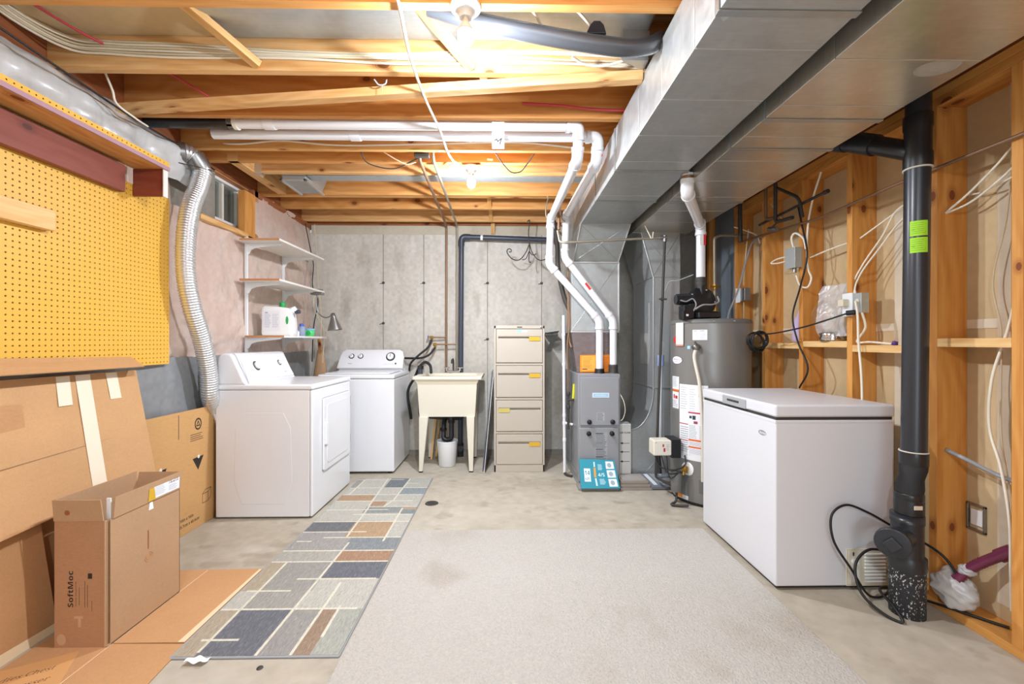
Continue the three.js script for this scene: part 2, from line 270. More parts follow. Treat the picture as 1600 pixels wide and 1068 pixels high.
{ // left wall: grey poly over concrete below, poly over pink batts above, window recess
  const o = S('wall_left', 'left foundation wall with pink insulation behind clear poly', 'wall', V(XL, 0, 0));
  const nz = (s, t, a, b) => fbm(s, t, a, b, 4) - 0.5;
  part(o, 'foundation', [box(-2.4, 0, ZB, -2.1, 2.07, ZF, 0), box(-2.4, 2.07, ZB, -2.1, JB, -3.6, 0), box(-2.4, 2.07, -3.16, -2.1, JB, ZF, 0), box(-2.4, JB, ZB, -2.1, JT, ZF, 0)], M.stone);
  part(o, 'lower_poly', sheet(V(XL, 0, ZF), V(0, 0, ZB - ZF), V(0, 1.105, 0), 90, 16, (s, t) => 0.035 * nz(s, t, 26, 4) - 0.012), M.grayPoly);
  part(o, 'insulation', sheet(V(XL, 1.1, -2.6), V(0, 0, ZB + 2.6), V(0, 0.96, 0), 150, 70, (s, t) => 0.05 * nz(s, t, 9, 5) + 0.014 * nz(s, t, 40, 12) - 0.01), M.pink, 'pink batts behind wrinkled clear plastic');
  part(o, 'insulation', sheet(V(XL, 1.1, ZF), V(0, 0, -2.7 - ZF), V(0, 1.1, 0), 60, 14, (s, t) => 0.03 * nz(s, t, 12, 4) - 0.01), M.pink);
  part(o, 'insulation', sheet(V(XL, 2.05, -3.57), V(0, 0, ZB + 3.57), V(0, 0.4, 0), 30, 12, (s, t) => 0.04 * nz(s, t, 5, 3) - 0.006), M.pink);
  part(o, 'bulged_poly', sheet(V(-2.0, 2.19, ZF), V(0, 0, -2.9 - ZF), V(-0.06, 0.26, 0), 160, 16, (s, t) => 0.09 * nz(s, t, 34, 3) + 0.05 * Math.sin(t * Math.PI)), M.poly, 'shiny crumpled plastic over the rim insulation');
  part(o, 'recess_lining', [box(-2.35, 2.05, -3.6, -2.05, 2.075, -2.95), box(-2.35, 2.44, -3.6, -2.1, 2.46, -2.95), box(-2.3, 2.07, -3.64, -2.06, 2.45, -3.59), box(-2.3, 2.07, -3.0, -2.1, 2.45, -2.94)], M.tanwood);
  part(o, 'ledge', box(-2.1, 2.03, -3.46, -2.035, 2.062, -2.92), M.pine);
  part(o, 'stud', box(-2.1, 2.05, -3.57, -2.045, 2.4, -3.43), M.stud[0]);
  part(o, 'sill_plate', box(-2.3, 2.4, ZB, -2.06, 2.45, -3.57), M.dark);
  part(o, 'rim_board', box(-2.14, 2.45, ZB, -2.09, JT, ZF), M.dark);
}
{ // basement window and its well
  const o = S('window_1', 'small white vinyl basement window high in the left wall', 'window', V(-2.2, 2.1, -3.38));
  const z0 = -3.59, z1 = -3.16, y0 = 2.1, y1 = 2.45;
  part(o, 'frame', [box(-2.23, y0, z0, -2.15, y0 + 0.035, z1), box(-2.23, y1 - 0.03, z0, -2.15, y1, z1), box(-2.23, y0, z0, -2.15, y1, z0 + 0.045), box(-2.23, y0, z1 - 0.045, -2.15, y1, z1)], M.vinyl);
  part(o, 'sash', [box(-2.21, y0 + 0.03, z0 + 0.04, -2.17, y1 - 0.03, z0 + 0.06), box(-2.21, y0 + 0.03, -3.37, -2.17, y1 - 0.03, -3.345)], M.pvcY);
  part(o, 'pane', box(-2.197, y0 + 0.03, z0 + 0.04, -2.193, y1 - 0.03, z1 - 0.04, 0), M.dirtyGlass);
  const w = S('window_well', 'grey window well wall outside the small basement window', 'window well', V(-2.8, 1.9, -3.4));
  part(w, 'well_wall', [box(-3.1, 1.7, -4.2, -2.98, 2.72, -2.6, 0), box(-3.0, 1.7, -4.25, -2.4, 2.72, -4.15, 0), box(-3.0, 1.7, -2.65, -2.4, 2.72, -2.55, 0), box(-3.0, 1.7, -4.2, -2.4, 1.95, -2.6, 0)], M.stone);
}
{ // right wall: open studs, drywall of the next room behind them
  const o = S('wall_right', 'open stud wall with bare drywall backs on the right', 'wall', V(XS, 0, -2));
  part(o, 'drywall', box(XD, 0, -3.62, XD + 0.013, JB, ZF, 0), M.drywall);
  const wallZ = [-1.62, -1.942, -2.415, -2.814, -3.222, -3.61, -1.2, -0.8, -0.4, 0, 0.4, 0.8, 1.2, 1.6, 2.0];
  wallZ.forEach((z, i) => part(o, 'stud', box(XS, 0.038, z, XD, 2.26, z + 0.038, 0.002), M.stud[i % 2]));
  part(o, 'bottom_plate', box(XS, 0, -3.6, XD, 0.038, ZF), M.stud[0]);
  part(o, 'top_plate', box(XS, 2.26, -3.62, XD, 2.298, ZF), M.stud[1]);
  part(o, 'top_plate', box(XS, 2.299, -3.62, XD, 2.337, ZF), M.stud[0]);
  part(o, 'header', box(XS + 0.02, 2.338, -3.62, XD, JB, ZF), M.dark);
  // blocking between the studs at chest height
  for (const [z0, z1, y] of [[-1.904, -1.62, 1.178], [-2.377, -1.942, 1.145], [-2.776, -2.415, 1.168], [-3.184, -2.814, 1.155], [-3.57, -3.222, 1.15]]) part(o, 'blocking', box(XS, y, z0, XD, y + 0.038, z1), M.pine);
  // drywall joint tape seen through the bays
  for (const z of [-1.76, -2.24, -2.98]) part(o, 'joint_tape', box(XD - 0.0015, 0.1, z - 0.025, XD, 1.9, z + 0.025, 0), M.tape);
  part(o, 'joint_tape', box(XD - 0.0026, 1.26, -3.6, XD, 1.3, -1.6, 0), M.tape);
  // the stretch past the last stud: wrapped chase panel, dark boards, one more stud
  part(o, 'wrapped_panel', sheet(V(XS + 0.03, 0, -4.0), V(0, 0, 0.4), V(0, JB, 0), 10, 40, (s, t) => -0.02 * (fbm(s, t, 3, 14, 4) - 0.5)), M.bluePoly);
  part(o, 'chase_board', box(XS + 0.05, 0, -4.01, XD, JB, -3.62, 0), M.dark);
  part(o, 'plywood', box(XD, 0, ZB, XD + 0.02, JB, -3.99, 0), M.dark);
  part(o, 'stud', box(XS - 0.01, 0, -4.08, XD, 2.4, -4.04), M.stud[0]);
  part(o, 'outer_wall', box(XD + 0.02, 0, ZB, XD + 0.1, JT, ZF, 0), M.plaster);
}
{ const o = S('wall_front', 'plain wall behind the viewer with a glazed garden door', 'wall', V(0, 0, ZF));
  part(o, 'drywall', [box(-2.4, 0, ZF, -0.9, JT, ZF + 0.1, 0), box(0.9, 0, ZF, 2.3, JT, ZF + 0.1, 0), box(-0.9, 2.08, ZF, 0.9, JT, ZF + 0.1, 0)], M.plaster);
  const d = S('door_1', 'sliding glazed garden door behind the viewer', 'door', V(0, 0, ZF + 0.05));
  part(d, 'frame', [box(-0.9, 0, ZF, -0.85, 2.08, ZF + 0.1), box(0.85, 0, ZF, 0.9, 2.08, ZF + 0.1), box(-0.9, 2.03, ZF, 0.9, 2.08, ZF + 0.1), box(-0.9, 0, ZF, 0.9, 0.05, ZF + 0.1), box(-0.04, 0, ZF, 0.04, 2.08, ZF + 0.1)], M.vinyl);
  part(d, 'pane', box(-0.86, 0.04, ZF + 0.045, -0.03, 2.04, ZF + 0.05, 0), M.glass); part(d, 'pane', box(0.03, 0.04, ZF + 0.055, 0.86, 2.04, ZF + 0.06, 0), M.glass);
  const l = S('lawn', 'green lawn outside the garden door', 'lawn', V(0, -0.1, 6)); part(l, 'grass', box(-12, -0.2, ZF + 0.3, 12, -0.05, 16, 0), mt(0x6f9450, 0.95)); }
const CE = S('ceiling', 'open ceiling of orange pine joists under a plywood floor', 'ceiling', V(0, JB, -1));
{
  for (const [a, b] of [[ZB - 0.25, -3.0], [-2.998, -0.56], [-0.558, ZF + 0.1]]) part(CE, 'subfloor_sheet', box(-2.4, JT, a, 2.3, JT + 0.02, b, 0), M.sub);
  let k = 0;
  const J = (x0, x1, z, h = JB, m) => part(CE, 'joist', box(x0, h, z, x1, JT, z + 0.038, 0.003), m || M.joist[k++ % 4]);
  for (const z of [2.02, 1.61, 1.2, 0.8, 0.4, 0, -0.41, -0.815, -1.222, -1.631, -2.039, -2.437, -2.849, -3.044]) J(-2.09, 2.08, z);
  J(-1.84, 2.08, -3.243); J(-2.09, 2.08, -3.713); J(-2.09, 2.08, -3.75); J(-2.09, 2.08, -4.088); J(-2.09, 2.08, -4.505);
  part(CE, 'trimmer', box(-1.915, JB, -3.676, -1.842, JT, -3.005), M.joist[2]);
  part(CE, 'joist_hanger', [box(-1.842, 2.44, -3.245, -1.79, 2.6, -3.243, 0.0005), box(-1.842, 2.44, -3.205, -1.79, 2.6, -3.203, 0.0005), box(-1.842, 2.438, -3.245, -1.79, 2.44, -3.203, 0.0005)], M.cleat);
  // cross bridging and blocks
  part(CE, 'bridging', beam(V(-1.42, 2.655, -1.64), V(-1.13, 2.47, -2.0), 0.045, 0.032), M.pine);
  part(CE, 'bridging', beam(V(-0.48, 2.66, -1.64), V(-0.15, 2.47, -2.0), 0.045, 0.032), M.joist[2]);
  for (const [z0, z1] of [[-2.4, -2.04], [-4.05, -3.752], [-4.467, -4.09], [-3.205, -3.006], [-3.675, -3.245]]) part(CE, 'bridging', beam(V(-0.1, 2.655, z0), V(-0.1, 2.465, z1), 0.038, 0.03), M.joist[2]);
  for (const [z0, z1] of [[-4.05, -3.752], [-4.467, -4.09]]) part(CE, 'bridging', beam(V(-0.14, 2.465, z0), V(-0.14, 2.655, z1), 0.038, 0.03), M.joist[0]);
  part(CE, 'bridging', beam(V(-0.12, 2.44, -4.52), V(-0.12, 2.36, -4.6), 0.04, 0.03), M.joist[2]);
}
single('loose_strap', 'long pale wood strap nailed askew under the joists', 'wood strip', beam(V(-2.03, 2.428, -2.31), V(0.64, 2.428, -1.985), 0.05, 0.043), M.joist[2]);
// ================================================================ lamps
function bulbLamp(label, x, y, z, base) {
  const o = thing('bulb_lamp', label, 'lamp', V(x, base, z));
  part(o, 'lampholder', at(lathe([[0, 0], [0.055, 0], [0.057, -0.012], [0.045, -0.024], [0.026, -0.03], [0.022, -0.05], [0.02, -0.05], [0, -0.05]].reverse(), 28), x, base, z), M.porcelain);
  const b = base - 0.05;
  part(o, 'screw_base', at(lathe([[0.013, 0], [0.0145, -0.004], [0.013, -0.008], [0.0145, -0.012], [0.014, -0.02]].reverse(), 20), x, b, z), M.alu);
  part(o, 'bulb_neck', at(lathe([[0.014, -0.014], [0.018, -0.022], [0.029, -0.046], [0.03, -0.052], [0.028, -0.052], [0.012, -0.024]].reverse(), 28), x, b, z), M.porcelain);
  part(o, 'bulb', at(lathe([[0.0285, -0.05], [0.031, -0.064], [0.029, -0.08], [0.022, -0.093], [0.01, -0.101], [0, -0.103]].reverse(), 28), x, b, z), M.bulb);
  const l = new THREE.PointLight(BULB_COLOR, BULB, 0, 2); l.name = 'bulb_light'; l.position.set(0, b - 0.074 - base, 0); l.castShadow = true; l.shadow.radius = 1.5; l.shadow.mapSize.set(1024, 1024); l.shadow.bias = -0.001; o.add(l);
  const d = new THREE.SpotLight(BULB_COLOR, BULB_DOWN, 0, 1.48, 1, 2); d.name = 'bulb_dome_light'; d.position.copy(l.position); d.target.position.set(0, -2, 0); d.castShadow = true; d.shadow.radius = 1.5; d.shadow.mapSize.set(1024, 1024); d.shadow.bias = -0.001; o.add(d, d.target); d.target.name = 'bulb_dome_aim';
}
bulbLamp('glowing bare bulb in a porcelain holder on the nearest joist', -0.144, 0, -1.6, JB);
bulbLamp('smaller glowing bare bulb farther back before the steel strip', -0.232, 0, -3.03, JB - 0.02);
bulbLamp('bare bulb on a joist behind the viewer', -0.2, 0, 0.82, JB);
// ================================================================ floor coverings
single('carpet', 'large off-white looped carpet remnant lying on the concrete', 'carpet', triUV(box(-0.62, 0, -2.735, 1.27, 0.009, 1.3, 0.004), 'x'), M.carpet);
{
  const W = 0.635, L = 2.13, cw = 512, ch = 1720;
  const t = cv(cw, ch, (g) => {
    const X = a => a / W * cw, Y = b => ch - b / L * ch;
    g.fillStyle = '#a9a69a'; g.fillRect(0, 0, cw, ch);
    const blue = '#62646a', grey = '#949189', light = '#b0ada2', brown = '#8e7864', tan = '#a2957f', slate = '#858886', green = '#9c9d92';
    const B = [[0, 0, .085, .288, tan], [.085, 0, .315, .288, blue], [.315, 0, .448, .288, '#8d8a84'], [.448, 0, .525, .288, brown], [.525, 0, W, .288, green],
      [0, .288, .085, .43, light], [.085, .288, .33, .43, grey], [.33, .288, .455, .533, light], [.455, .288, W, .533, '#b0ada2'], [0, .43, .088, .704, tan], [.088, .43, .34, .704, '#908d86'], [.34, .533, W, .704, blue],
      [0, .704, .34, .828, '#a09d93'], [.34, .704, W, .828, '#9a7a60'], [0, .828, .33, 1.07, '#96938e'], [.33, .828, W, .994, '#7d8284'], [.33, .994, .36, 1.07, slate],
      [0, 1.072, .28, 1.226, '#67696c'], [.28, .994, .535, 1.226, '#a88c6c'], [.535, .994, W, 1.226, light], [0, 1.226, .3, 1.345, light], [.3, 1.226, W, 1.345, '#b4b1a6'], [0, 1.345, .29, 1.486, light], [.27, 1.37, .538, 1.486, slate], [.538, 1.345, W, 1.43, '#7a8484'], [.538, 1.43, W, 1.486, '#a58f78'],
      [0, 1.486, .28, 1.599, '#b0ad9f'], [.28, 1.486, .39, 1.599, '#9f8368'], [.39, 1.486, W, 1.599, light], [0, 1.599, .26, 1.732, '#a5876a'], [.26, 1.599, .43, 1.732, '#a8a69b'], [.43, 1.599, W, 1.732, light], [0, 1.732, .27, 1.89, light], [.27, 1.732, .43, 1.89, '#b1aea3'], [.43, 1.732, W, 1.885, '#838d90'],
      [0, 1.89, .055, 2.13, grey], [.055, 1.89, .28, 2.13, '#b2afa4'], [.28, 1.896, .44, 2.13, '#6c7276'], [.44, 1.885, W, 2.13, '#a9a89e']];
    for (const [x0, z0, x1, z1, c] of B) { g.fillStyle = c; g.fillRect(X(x0), Y(z1), X(x1) - X(x0), Y(z0) - Y(z1)); }
    g.strokeStyle = '#cfcab6'; g.lineWidth = 10; const Ls = [[.086, .02, .086, .70], [.317, 0, .34, .93], [.3, 1.0, .285, 1.5], [.28, 1.5, .25, 2.13], [.45, 0, .455, .5], [.528, .1, .525, .31], [.54, .94, .535, 1.46], [.43, 1.6, .445, 2.13], [.39, 1.49, .43, 1.62], [.05, 1.74, .056, 2.1],
      [.05, .09, .2, .09], [0, .288, .61, .288], [.03, .43, .24, .43], [.22, .533, .62, .533], [0, .704, W, .704], [0, .828, W, .828], [.02, .945, .11, .945], [.16, .994, W, .994], [0, 1.072, .4, 1.072], [0, 1.226, W, 1.226], [.22, 1.345, W, 1.345], [0, 1.43, .44, 1.43], [.28, 1.486, W, 1.486], [0, 1.599, .58, 1.599], [0, 1.732, W, 1.732], [0, 1.89, W, 1.89], [0, 2.1, .4, 2.1], [.44, 2.0, .55, 2.0]];
    for (const [a, b, c, d] of Ls) { g.beginPath(); g.moveTo(X(a), Y(b)); g.lineTo(X(c), Y(d)); g.stroke(); }
    for (let i = 0; i < 26000; i++) { const x = rnd() * cw, y = rnd() * ch; g.fillStyle = rnd() < 0.5 ? 'rgba(255,250,235,0.10)' : 'rgba(40,40,45,0.10)'; g.fillRect(x, y, 1.5, 6 + rnd() * 16); }
  });
  const o = thing('runner_rug', 'long grey blue and brown patchwork runner with cream lines', 'rug', V(-0.95, 0, -2.7));
  const g = new THREE.BoxGeometry(W - 0.006, 0.006, L - 0.006); part(o, 'pile', at(g, -1.265 + W / 2, 0.0045, -1.65 - L / 2), mt(0xffffff, 0.95, { map: t, bumpMap: pileBump, bumpScale: 0.001 }));
  part(o, 'binding', [box(-1.268, 0, -1.655, -0.627, 0.007, -1.645, 0.003), box(-1.268, 0, -3.785, -0.627, 0.007, -3.775, 0.003), box(-1.27, 0, -3.78, -1.262, 0.007, -1.65, 0.003), box(-0.633, 0, -3.78, -0.626, 0.007, -1.65, 0.003)], M.gray);
}
single('paper_scrap', 'torn white paper scrap at the corner of the runner', 'paper', sheet(V(-1.19, 0.008, -1.615), V(0.075, 0, 0.004), V(0.01, 0, -0.03), 8, 4, (s, t) => 0.006 + 0.006 * Math.sin(s * 9 + t * 4)), M.paper);

// ================================================================ cardboard on the left
{ // flat sheet on the floor
  const o = thing('flattened_carton', 'flattened brown cardboard sheet on the floor under the small open box', 'cardboard', V(-1.55, 0, -1.8));
  part(o, 'panel', slab(V(-1.84, 0.001, -1.735), V(-1.272, 0.001, -1.735), V(-1.274, 0.001, -2.29), V(-1.84, 0.001, -2.28), 0.005), M.card3);
  part(o, 'panel', slab(V(-1.84, 0.001, -1.1), V(-1.215, 0.001, -1.1), V(-1.262, 0.001, -1.726), V(-1.84, 0.001, -1.735), 0.005), M.card3);
  part(o, 'crease', rod(V(-1.553, 0.0055, -1.1), V(-1.553, 0.0055, -2.28), 0.0014, 6), M.cardEdge);
  part(o, 'torn_edge', slab(V(-1.3, 0.0062, -1.735), V(-1.274, 0.0062, -1.735), V(-1.274, 0.0062, -2.285), V(-1.288, 0.0062, -2.285), 0.0006), M.cardEdge, 'pale torn paper edge');
  const ink = cv(512, 512, (g) => { g.fillStyle = '#cf9b62'; g.fillRect(0, 0, 512, 512); g.fillStyle = '#6b4a30'; g.font = 'italic 64px serif'; g.fillText('Ladies Chest', 30, 170); g.fillText('Mr. Dresser', 60, 300); });
  part(o, 'handwriting', slab(V(-1.82, 0.0061, -1.35), V(-1.57, 0.0061, -1.35), V(-1.57, 0.0061, -1.66), V(-1.82, 0.0061, -1.66), 0.0004), M.card3);
  const h = new THREE.PlaneGeometry(0.24, 0.24).rotateX(-Math.PI / 2).rotateY(0.5); part(o, 'handwriting', at(h, -1.69, 0.0068, -1.53), flat(ink, 0.8), 'faint pencil handwriting');
}
{ // big carton leaning on the pegboard
  const o = thing('leaning_carton', 'large opened cardboard carton leaning under the pegboard with tape strips', 'cardboard', V(-1.9, 0, -1.7));
  const zA = -0.9, zB = -2.31;
  part(o, 'lower_panel', slab(V(-1.862, 0.012, zA), V(-1.872, 0.012, -1.83), V(-1.93, 0.95, -1.75), V(-1.93, 0.95, zA), 0.005), M.card3);
  part(o, 'bottom_edge', slab(V(-1.85, 0.0, zA), V(-1.866, 0.0, -1.83), V(-1.875, 0.045, -1.825), V(-1.859, 0.045, zA), 0.004), M.cardEdge, 'pale bottom edge');
  part(o, 'side_panel', slab(V(-1.878, 0.008, -1.845), V(-1.79, 0.008, -2.2), V(-1.8, 0.44, -2.2), V(-1.888, 0.44, -1.845), 0.005), M.card3);
  part(o, 'back_panel', slab(V(-1.925, 0.008, -1.7), V(-1.94, 0.008, -2.28), V(-1.962, 0.72, -2.28), V(-1.95, 0.72, -1.7), 0.005), M.card3);
  part(o, 'hanging_panel', slab(V(-1.85, 0.42, zA), V(-1.85, 0.515, zB), V(-1.958, 1.05, -2.316), V(-1.958, 1.05, zA), 0.005), M.card, 'pale tan upper panel');
  part(o, 'top_flap', slab(V(-1.87, 1.075, zA), V(-1.88, 1.07, -2.278), V(-1.985, 1.118, -2.318), V(-1.985, 1.15, zA), 0.005), M.card);
  part(o, 'crease', rod(V(-1.88, 0.69, zA), V(-1.896, 0.745, -2.3), 0.0016, 6), M.card2);
  const q = (z, y) => V(lerp(-1.958, -1.85, (1.05 - y) / 0.56) + 0.0062, y, z);
  const strip = (z0, z1, ya, yb, w0, w1) => slab(q(z0, yb), q(z0 - w0, yb), q(z1 - w1, ya), q(z1, ya), 0.0006);
  part(o, 'tape', strip(-1.895, -1.905, 1.048, 0.92, 0.06, 0.06), M.tapeStrip, 'pale packing tape');
  part(o, 'tape', strip(-1.97, -1.99, 1.048, 0.49, 0.07, 0.07), M.tapeStrip, 'pale packing tape');
  part(o, 'tape', strip(-2.14, -2.14, 1.048, 0.92, 0.06, 0.06), M.tapeStrip, 'pale packing tape');
}
{ // printed carton against the wall beside the dryer
  const o = thing('printed_carton', 'folded brown moving carton with black prints standing beside the dryer', 'cardboard', V(-2.0, 0, -2.7));
  const t = cv(1024, 1024, (g) => {   // x: near to far 2.3..2.99 m, y: 0..0.77 m
    g.fillStyle = '#cd9f66'; g.fillRect(0, 0, 1024, 1024); for (let i = 0; i < 5000; i++) { g.fillStyle = rnd() < .5 ? 'rgba(255,230,190,.05)' : 'rgba(90,50,20,.05)'; g.fillRect(rnd() * 1024, rnd() * 1024, 40, 2); }
    g.fillStyle = '#2b2520'; const X = z => (z - 2.3) / 0.69 * 1024;
    for (const z of [2.52, 2.83]) { g.beginPath(); g.moveTo(X(z - 0.05), 420); g.lineTo(X(z + 0.05), 415); g.lineTo(X(z), 530); g.fill(); }
    g.fillStyle = '#e8e0d0'; for (const z of [2.52, 2.83]) { g.beginPath(); g.arc(X(z + 0.005), 415, 16, 0, 7); g.fill(); }
    g.strokeStyle = '#2b2520'; g.lineWidth = 13; g.beginPath(); g.ellipse(X(2.83), 130, 40, 45, 0, 0, 7); g.stroke(); g.lineWidth = 9; g.beginPath(); g.moveTo(X(2.83), 105); g.lineTo(X(2.83) + 20, 145); g.lineTo(X(2.83) - 20, 145); g.closePath(); g.stroke();
    lines(g, X(2.76), 210, 190, 4, 17, 6, '#5b4630');
    g.lineWidth = 5; g.strokeStyle = '#4b3a28'; const bx = X(2.91); g.strokeRect(bx - 60, 760, 80, 80); g.beginPath(); g.moveTo(bx - 60, 760); g.lineTo(bx - 20, 730); g.lineTo(bx + 60, 730); g.lineTo(bx + 20, 760); g.moveTo(bx + 60, 730); g.lineTo(bx + 60, 810); g.lineTo(bx + 20, 840); g.stroke();
    g.fillStyle = '#2b2520'; g.font = 'bold 34px sans-serif'; g.fillText('18in x 18in x 16in', X(2.6), 910); g.fillText('45.7cm x 45.7cm x 40.6cm', X(2.56), 960);
    g.fillRect(X(2.66), 20, 7, 200);
  });
  const g = new THREE.PlaneGeometry(0.69, 0.765).rotateY(Math.PI / 2); // faces +x, u runs towards -z
  part(o, 'printed_face', at(g, -1.9885, 0.384, -2.645), flat(t, 0.8));
  part(o, 'panel', slab(V(-1.996, 0.001, -2.3), V(-1.996, 0.001, -2.99), V(-1.996, 0.768, -2.99), V(-1.996, 0.768, -2.3), 0.007), M.card);
  part(o, 'panel', slab(V(-2.012, 0.001, -2.36), V(-2.012, 0.001, -3.03), V(-2.012, 0.74, -3.03), V(-2.012, 0.74, -2.36), 0.007), M.card2);
}
{ // small open shoe carton
  const o = thing('shoe_carton', 'small tall open cardboard box with printed end and shipping label', 'box', V(-1.65, 0.006, -1.9));
  const x0 = -1.757, x1 = -1.552, z0 = -1.712, z1 = -2.085, y0 = 0.006, yt = 0.5, t = 0.004;
  part(o, 'base', box(x0, y0, z0, x1, y0 + 0.006, z1, 0.001), M.card2);
  const tS = cv(512, 1024, (g) => {
    g.fillStyle = '#b28560'; g.fillRect(0, 0, 512, 1024); for (let i = 0; i < 3000; i++) { g.fillStyle = rnd() < .5 ? 'rgba(255,225,190,.05)' : 'rgba(60,30,10,.06)'; g.fillRect(rnd() * 512, rnd() * 1024, 30, 2); }
    g.save(); g.translate(190, 700); g.rotate(-Math.PI / 2); g.fillStyle = '#2c211a'; g.font = 'bold 76px sans-serif'; g.fillText('SoftMoc', 0, 0); g.font = '20px sans-serif'; g.fillText('Discover how good life', 8, 34); lines(g, 20, 60, 170, 1, 10, 5, '#4a382a'); lines(g, 0, 118, 240, 2, 26, 5, '#4a382a'); lines(g, -30, 190, 110, 1, 8, 4, '#4a382a'); g.fillStyle = '#33261c'; g.fillRect(232, 150, 44, 44); g.restore();
    g.fillStyle = 'rgba(220,200,170,.35)'; g.fillRect(200, 770, 90, 20); g.fillRect(240, 790, 30, 70); g.beginPath(); g.arc(70, 960, 46, 0, 7); g.fill();
  });
  const e = new THREE.PlaneGeometry(x1 - x0 - 0.012, yt - y0); part(o, 'printed_end', at(e, (x0 + x1 - 0.012) / 2, (yt + y0) / 2, z0 + 0.0005), flat(tS, 0.8));
  part(o, 'end_panel', box(x0, y0, z0 - t, x1 - 0.012, yt, z0, 0.001), M.card2);
  part(o, 'end_flap', slab(V(x0, yt + 0.001, z0), V(x1 - 0.014, yt + 0.001, z0), V(x1 - 0.02, yt + 0.085, z0 + 0.006), V(x0, yt + 0.085, z0 + 0.006), 0.004), M.card2);
  part(o, 'handle_hole', aim(lathe([[0, 0.0005], [0.01, 0.0005], [0.01, 0]], 12), V(x0 + 0.055, yt + 0.035, z0 + 0.007), V(0, -0.08, 1)), M.dark);
  part(o, 'far_end_panel', box(x0, y0, z1, x1, yt, z1 + t, 0.001), M.card2);
  part(o, 'far_end_flap', slab(V(x0, yt, z1), V(x1, yt, z1), V(x1, yt + 0.075, z1 - 0.02), V(x0, yt + 0.075, z1 - 0.02), 0.004), M.card2);
  part(o, 'back_panel', box(x0, y0, z1, x0 + t, yt + 0.085, z0, 0.001), M.card2);
  part(o, 'corner_strip', box(x1 - 0.014, y0, z0 - 0.02, x1 - 0.01, yt, z0 + 0.002, 0.001), M.card2);
  part(o, 'side_panel', box(x1 - t, y0, z1, x1, yt, z0 - 0.012, 0.001), M.card2, 'plain long side');
  part(o, 'side_flap', slab(V(x1, yt + 0.001, z0 - 0.02), V(x1, yt + 0.001, z1), V(x1 + 0.004, yt + 0.083, z1 - 0.008), V(x1 + 0.004, yt + 0.083, z0 - 0.024), 0.004), M.card2);
  part(o, 'inner_corner', box(x1 - 0.03, yt - 0.02, z0 - 0.03, x1 - 0.012, yt + 0.08, z0 - 0.026, 0.001), M.white2);
  const tl = cv(512, 256, (g) => { g.fillStyle = '#eef0f4'; g.fillRect(0, 0, 512, 256); lines(g, 20, 40, 220, 8, 24, 6, '#9aa0aa'); g.fillStyle = '#222'; for (let i = 0; i < 3; i++) for (let k = 0; k < 22; k++) if (hash(i, k) < .75) g.fillRect(290 + k * 9, 20 + i * 34, 7, 22); lines(g, 290, 140, 180, 5, 20, 5, '#8a8f98'); });
  const lb = new THREE.PlaneGeometry(0.15, 0.07).rotateY(Math.PI / 2); part(o, 'shipping_label', at(lb.rotateZ(-0.04), x1 + 0.0062, yt + 0.043, -2.0), flat(tl, 0.5), 'white printed label');
  part(o, 'yellow_sticker', slab(V(x1 + 0.006, yt + 0.005, -1.895), V(x1 + 0.006, yt + 0.005, -1.935), V(x1 + 0.008, yt + 0.06, -1.925), V(x1 + 0.008, yt + 0.06, -1.9), 0.0008), M.yellow);
  part(o, 'white_sticker', slab(V(x1 + 0.0005, yt - 0.035, -1.905), V(x1 + 0.0005, yt - 0.035, -1.93), V(x1 + 0.0005, yt - 0.003, -1.925), V(x1 + 0.0005, yt - 0.003, -1.91), 0.0008), M.white2);
  part(o, 'slot', box(x1, 0.3, -1.9, x1 + 0.0008, 0.38, -1.905, 0), M.dark); part(o, 'stamp', [aim(new THREE.TorusGeometry(0.02, 0.0012, 4, 24).rotateX(Math.PI / 2), V(x1 + 0.0005, 0.265, -1.905), V(1, 0, 0)), aim(new THREE.TorusGeometry(0.012, 0.0012, 4, 24).rotateX(Math.PI / 2), V(x1 + 0.0005, 0.265, -1.905), V(1, 0, 0))], M.tanwood);
}
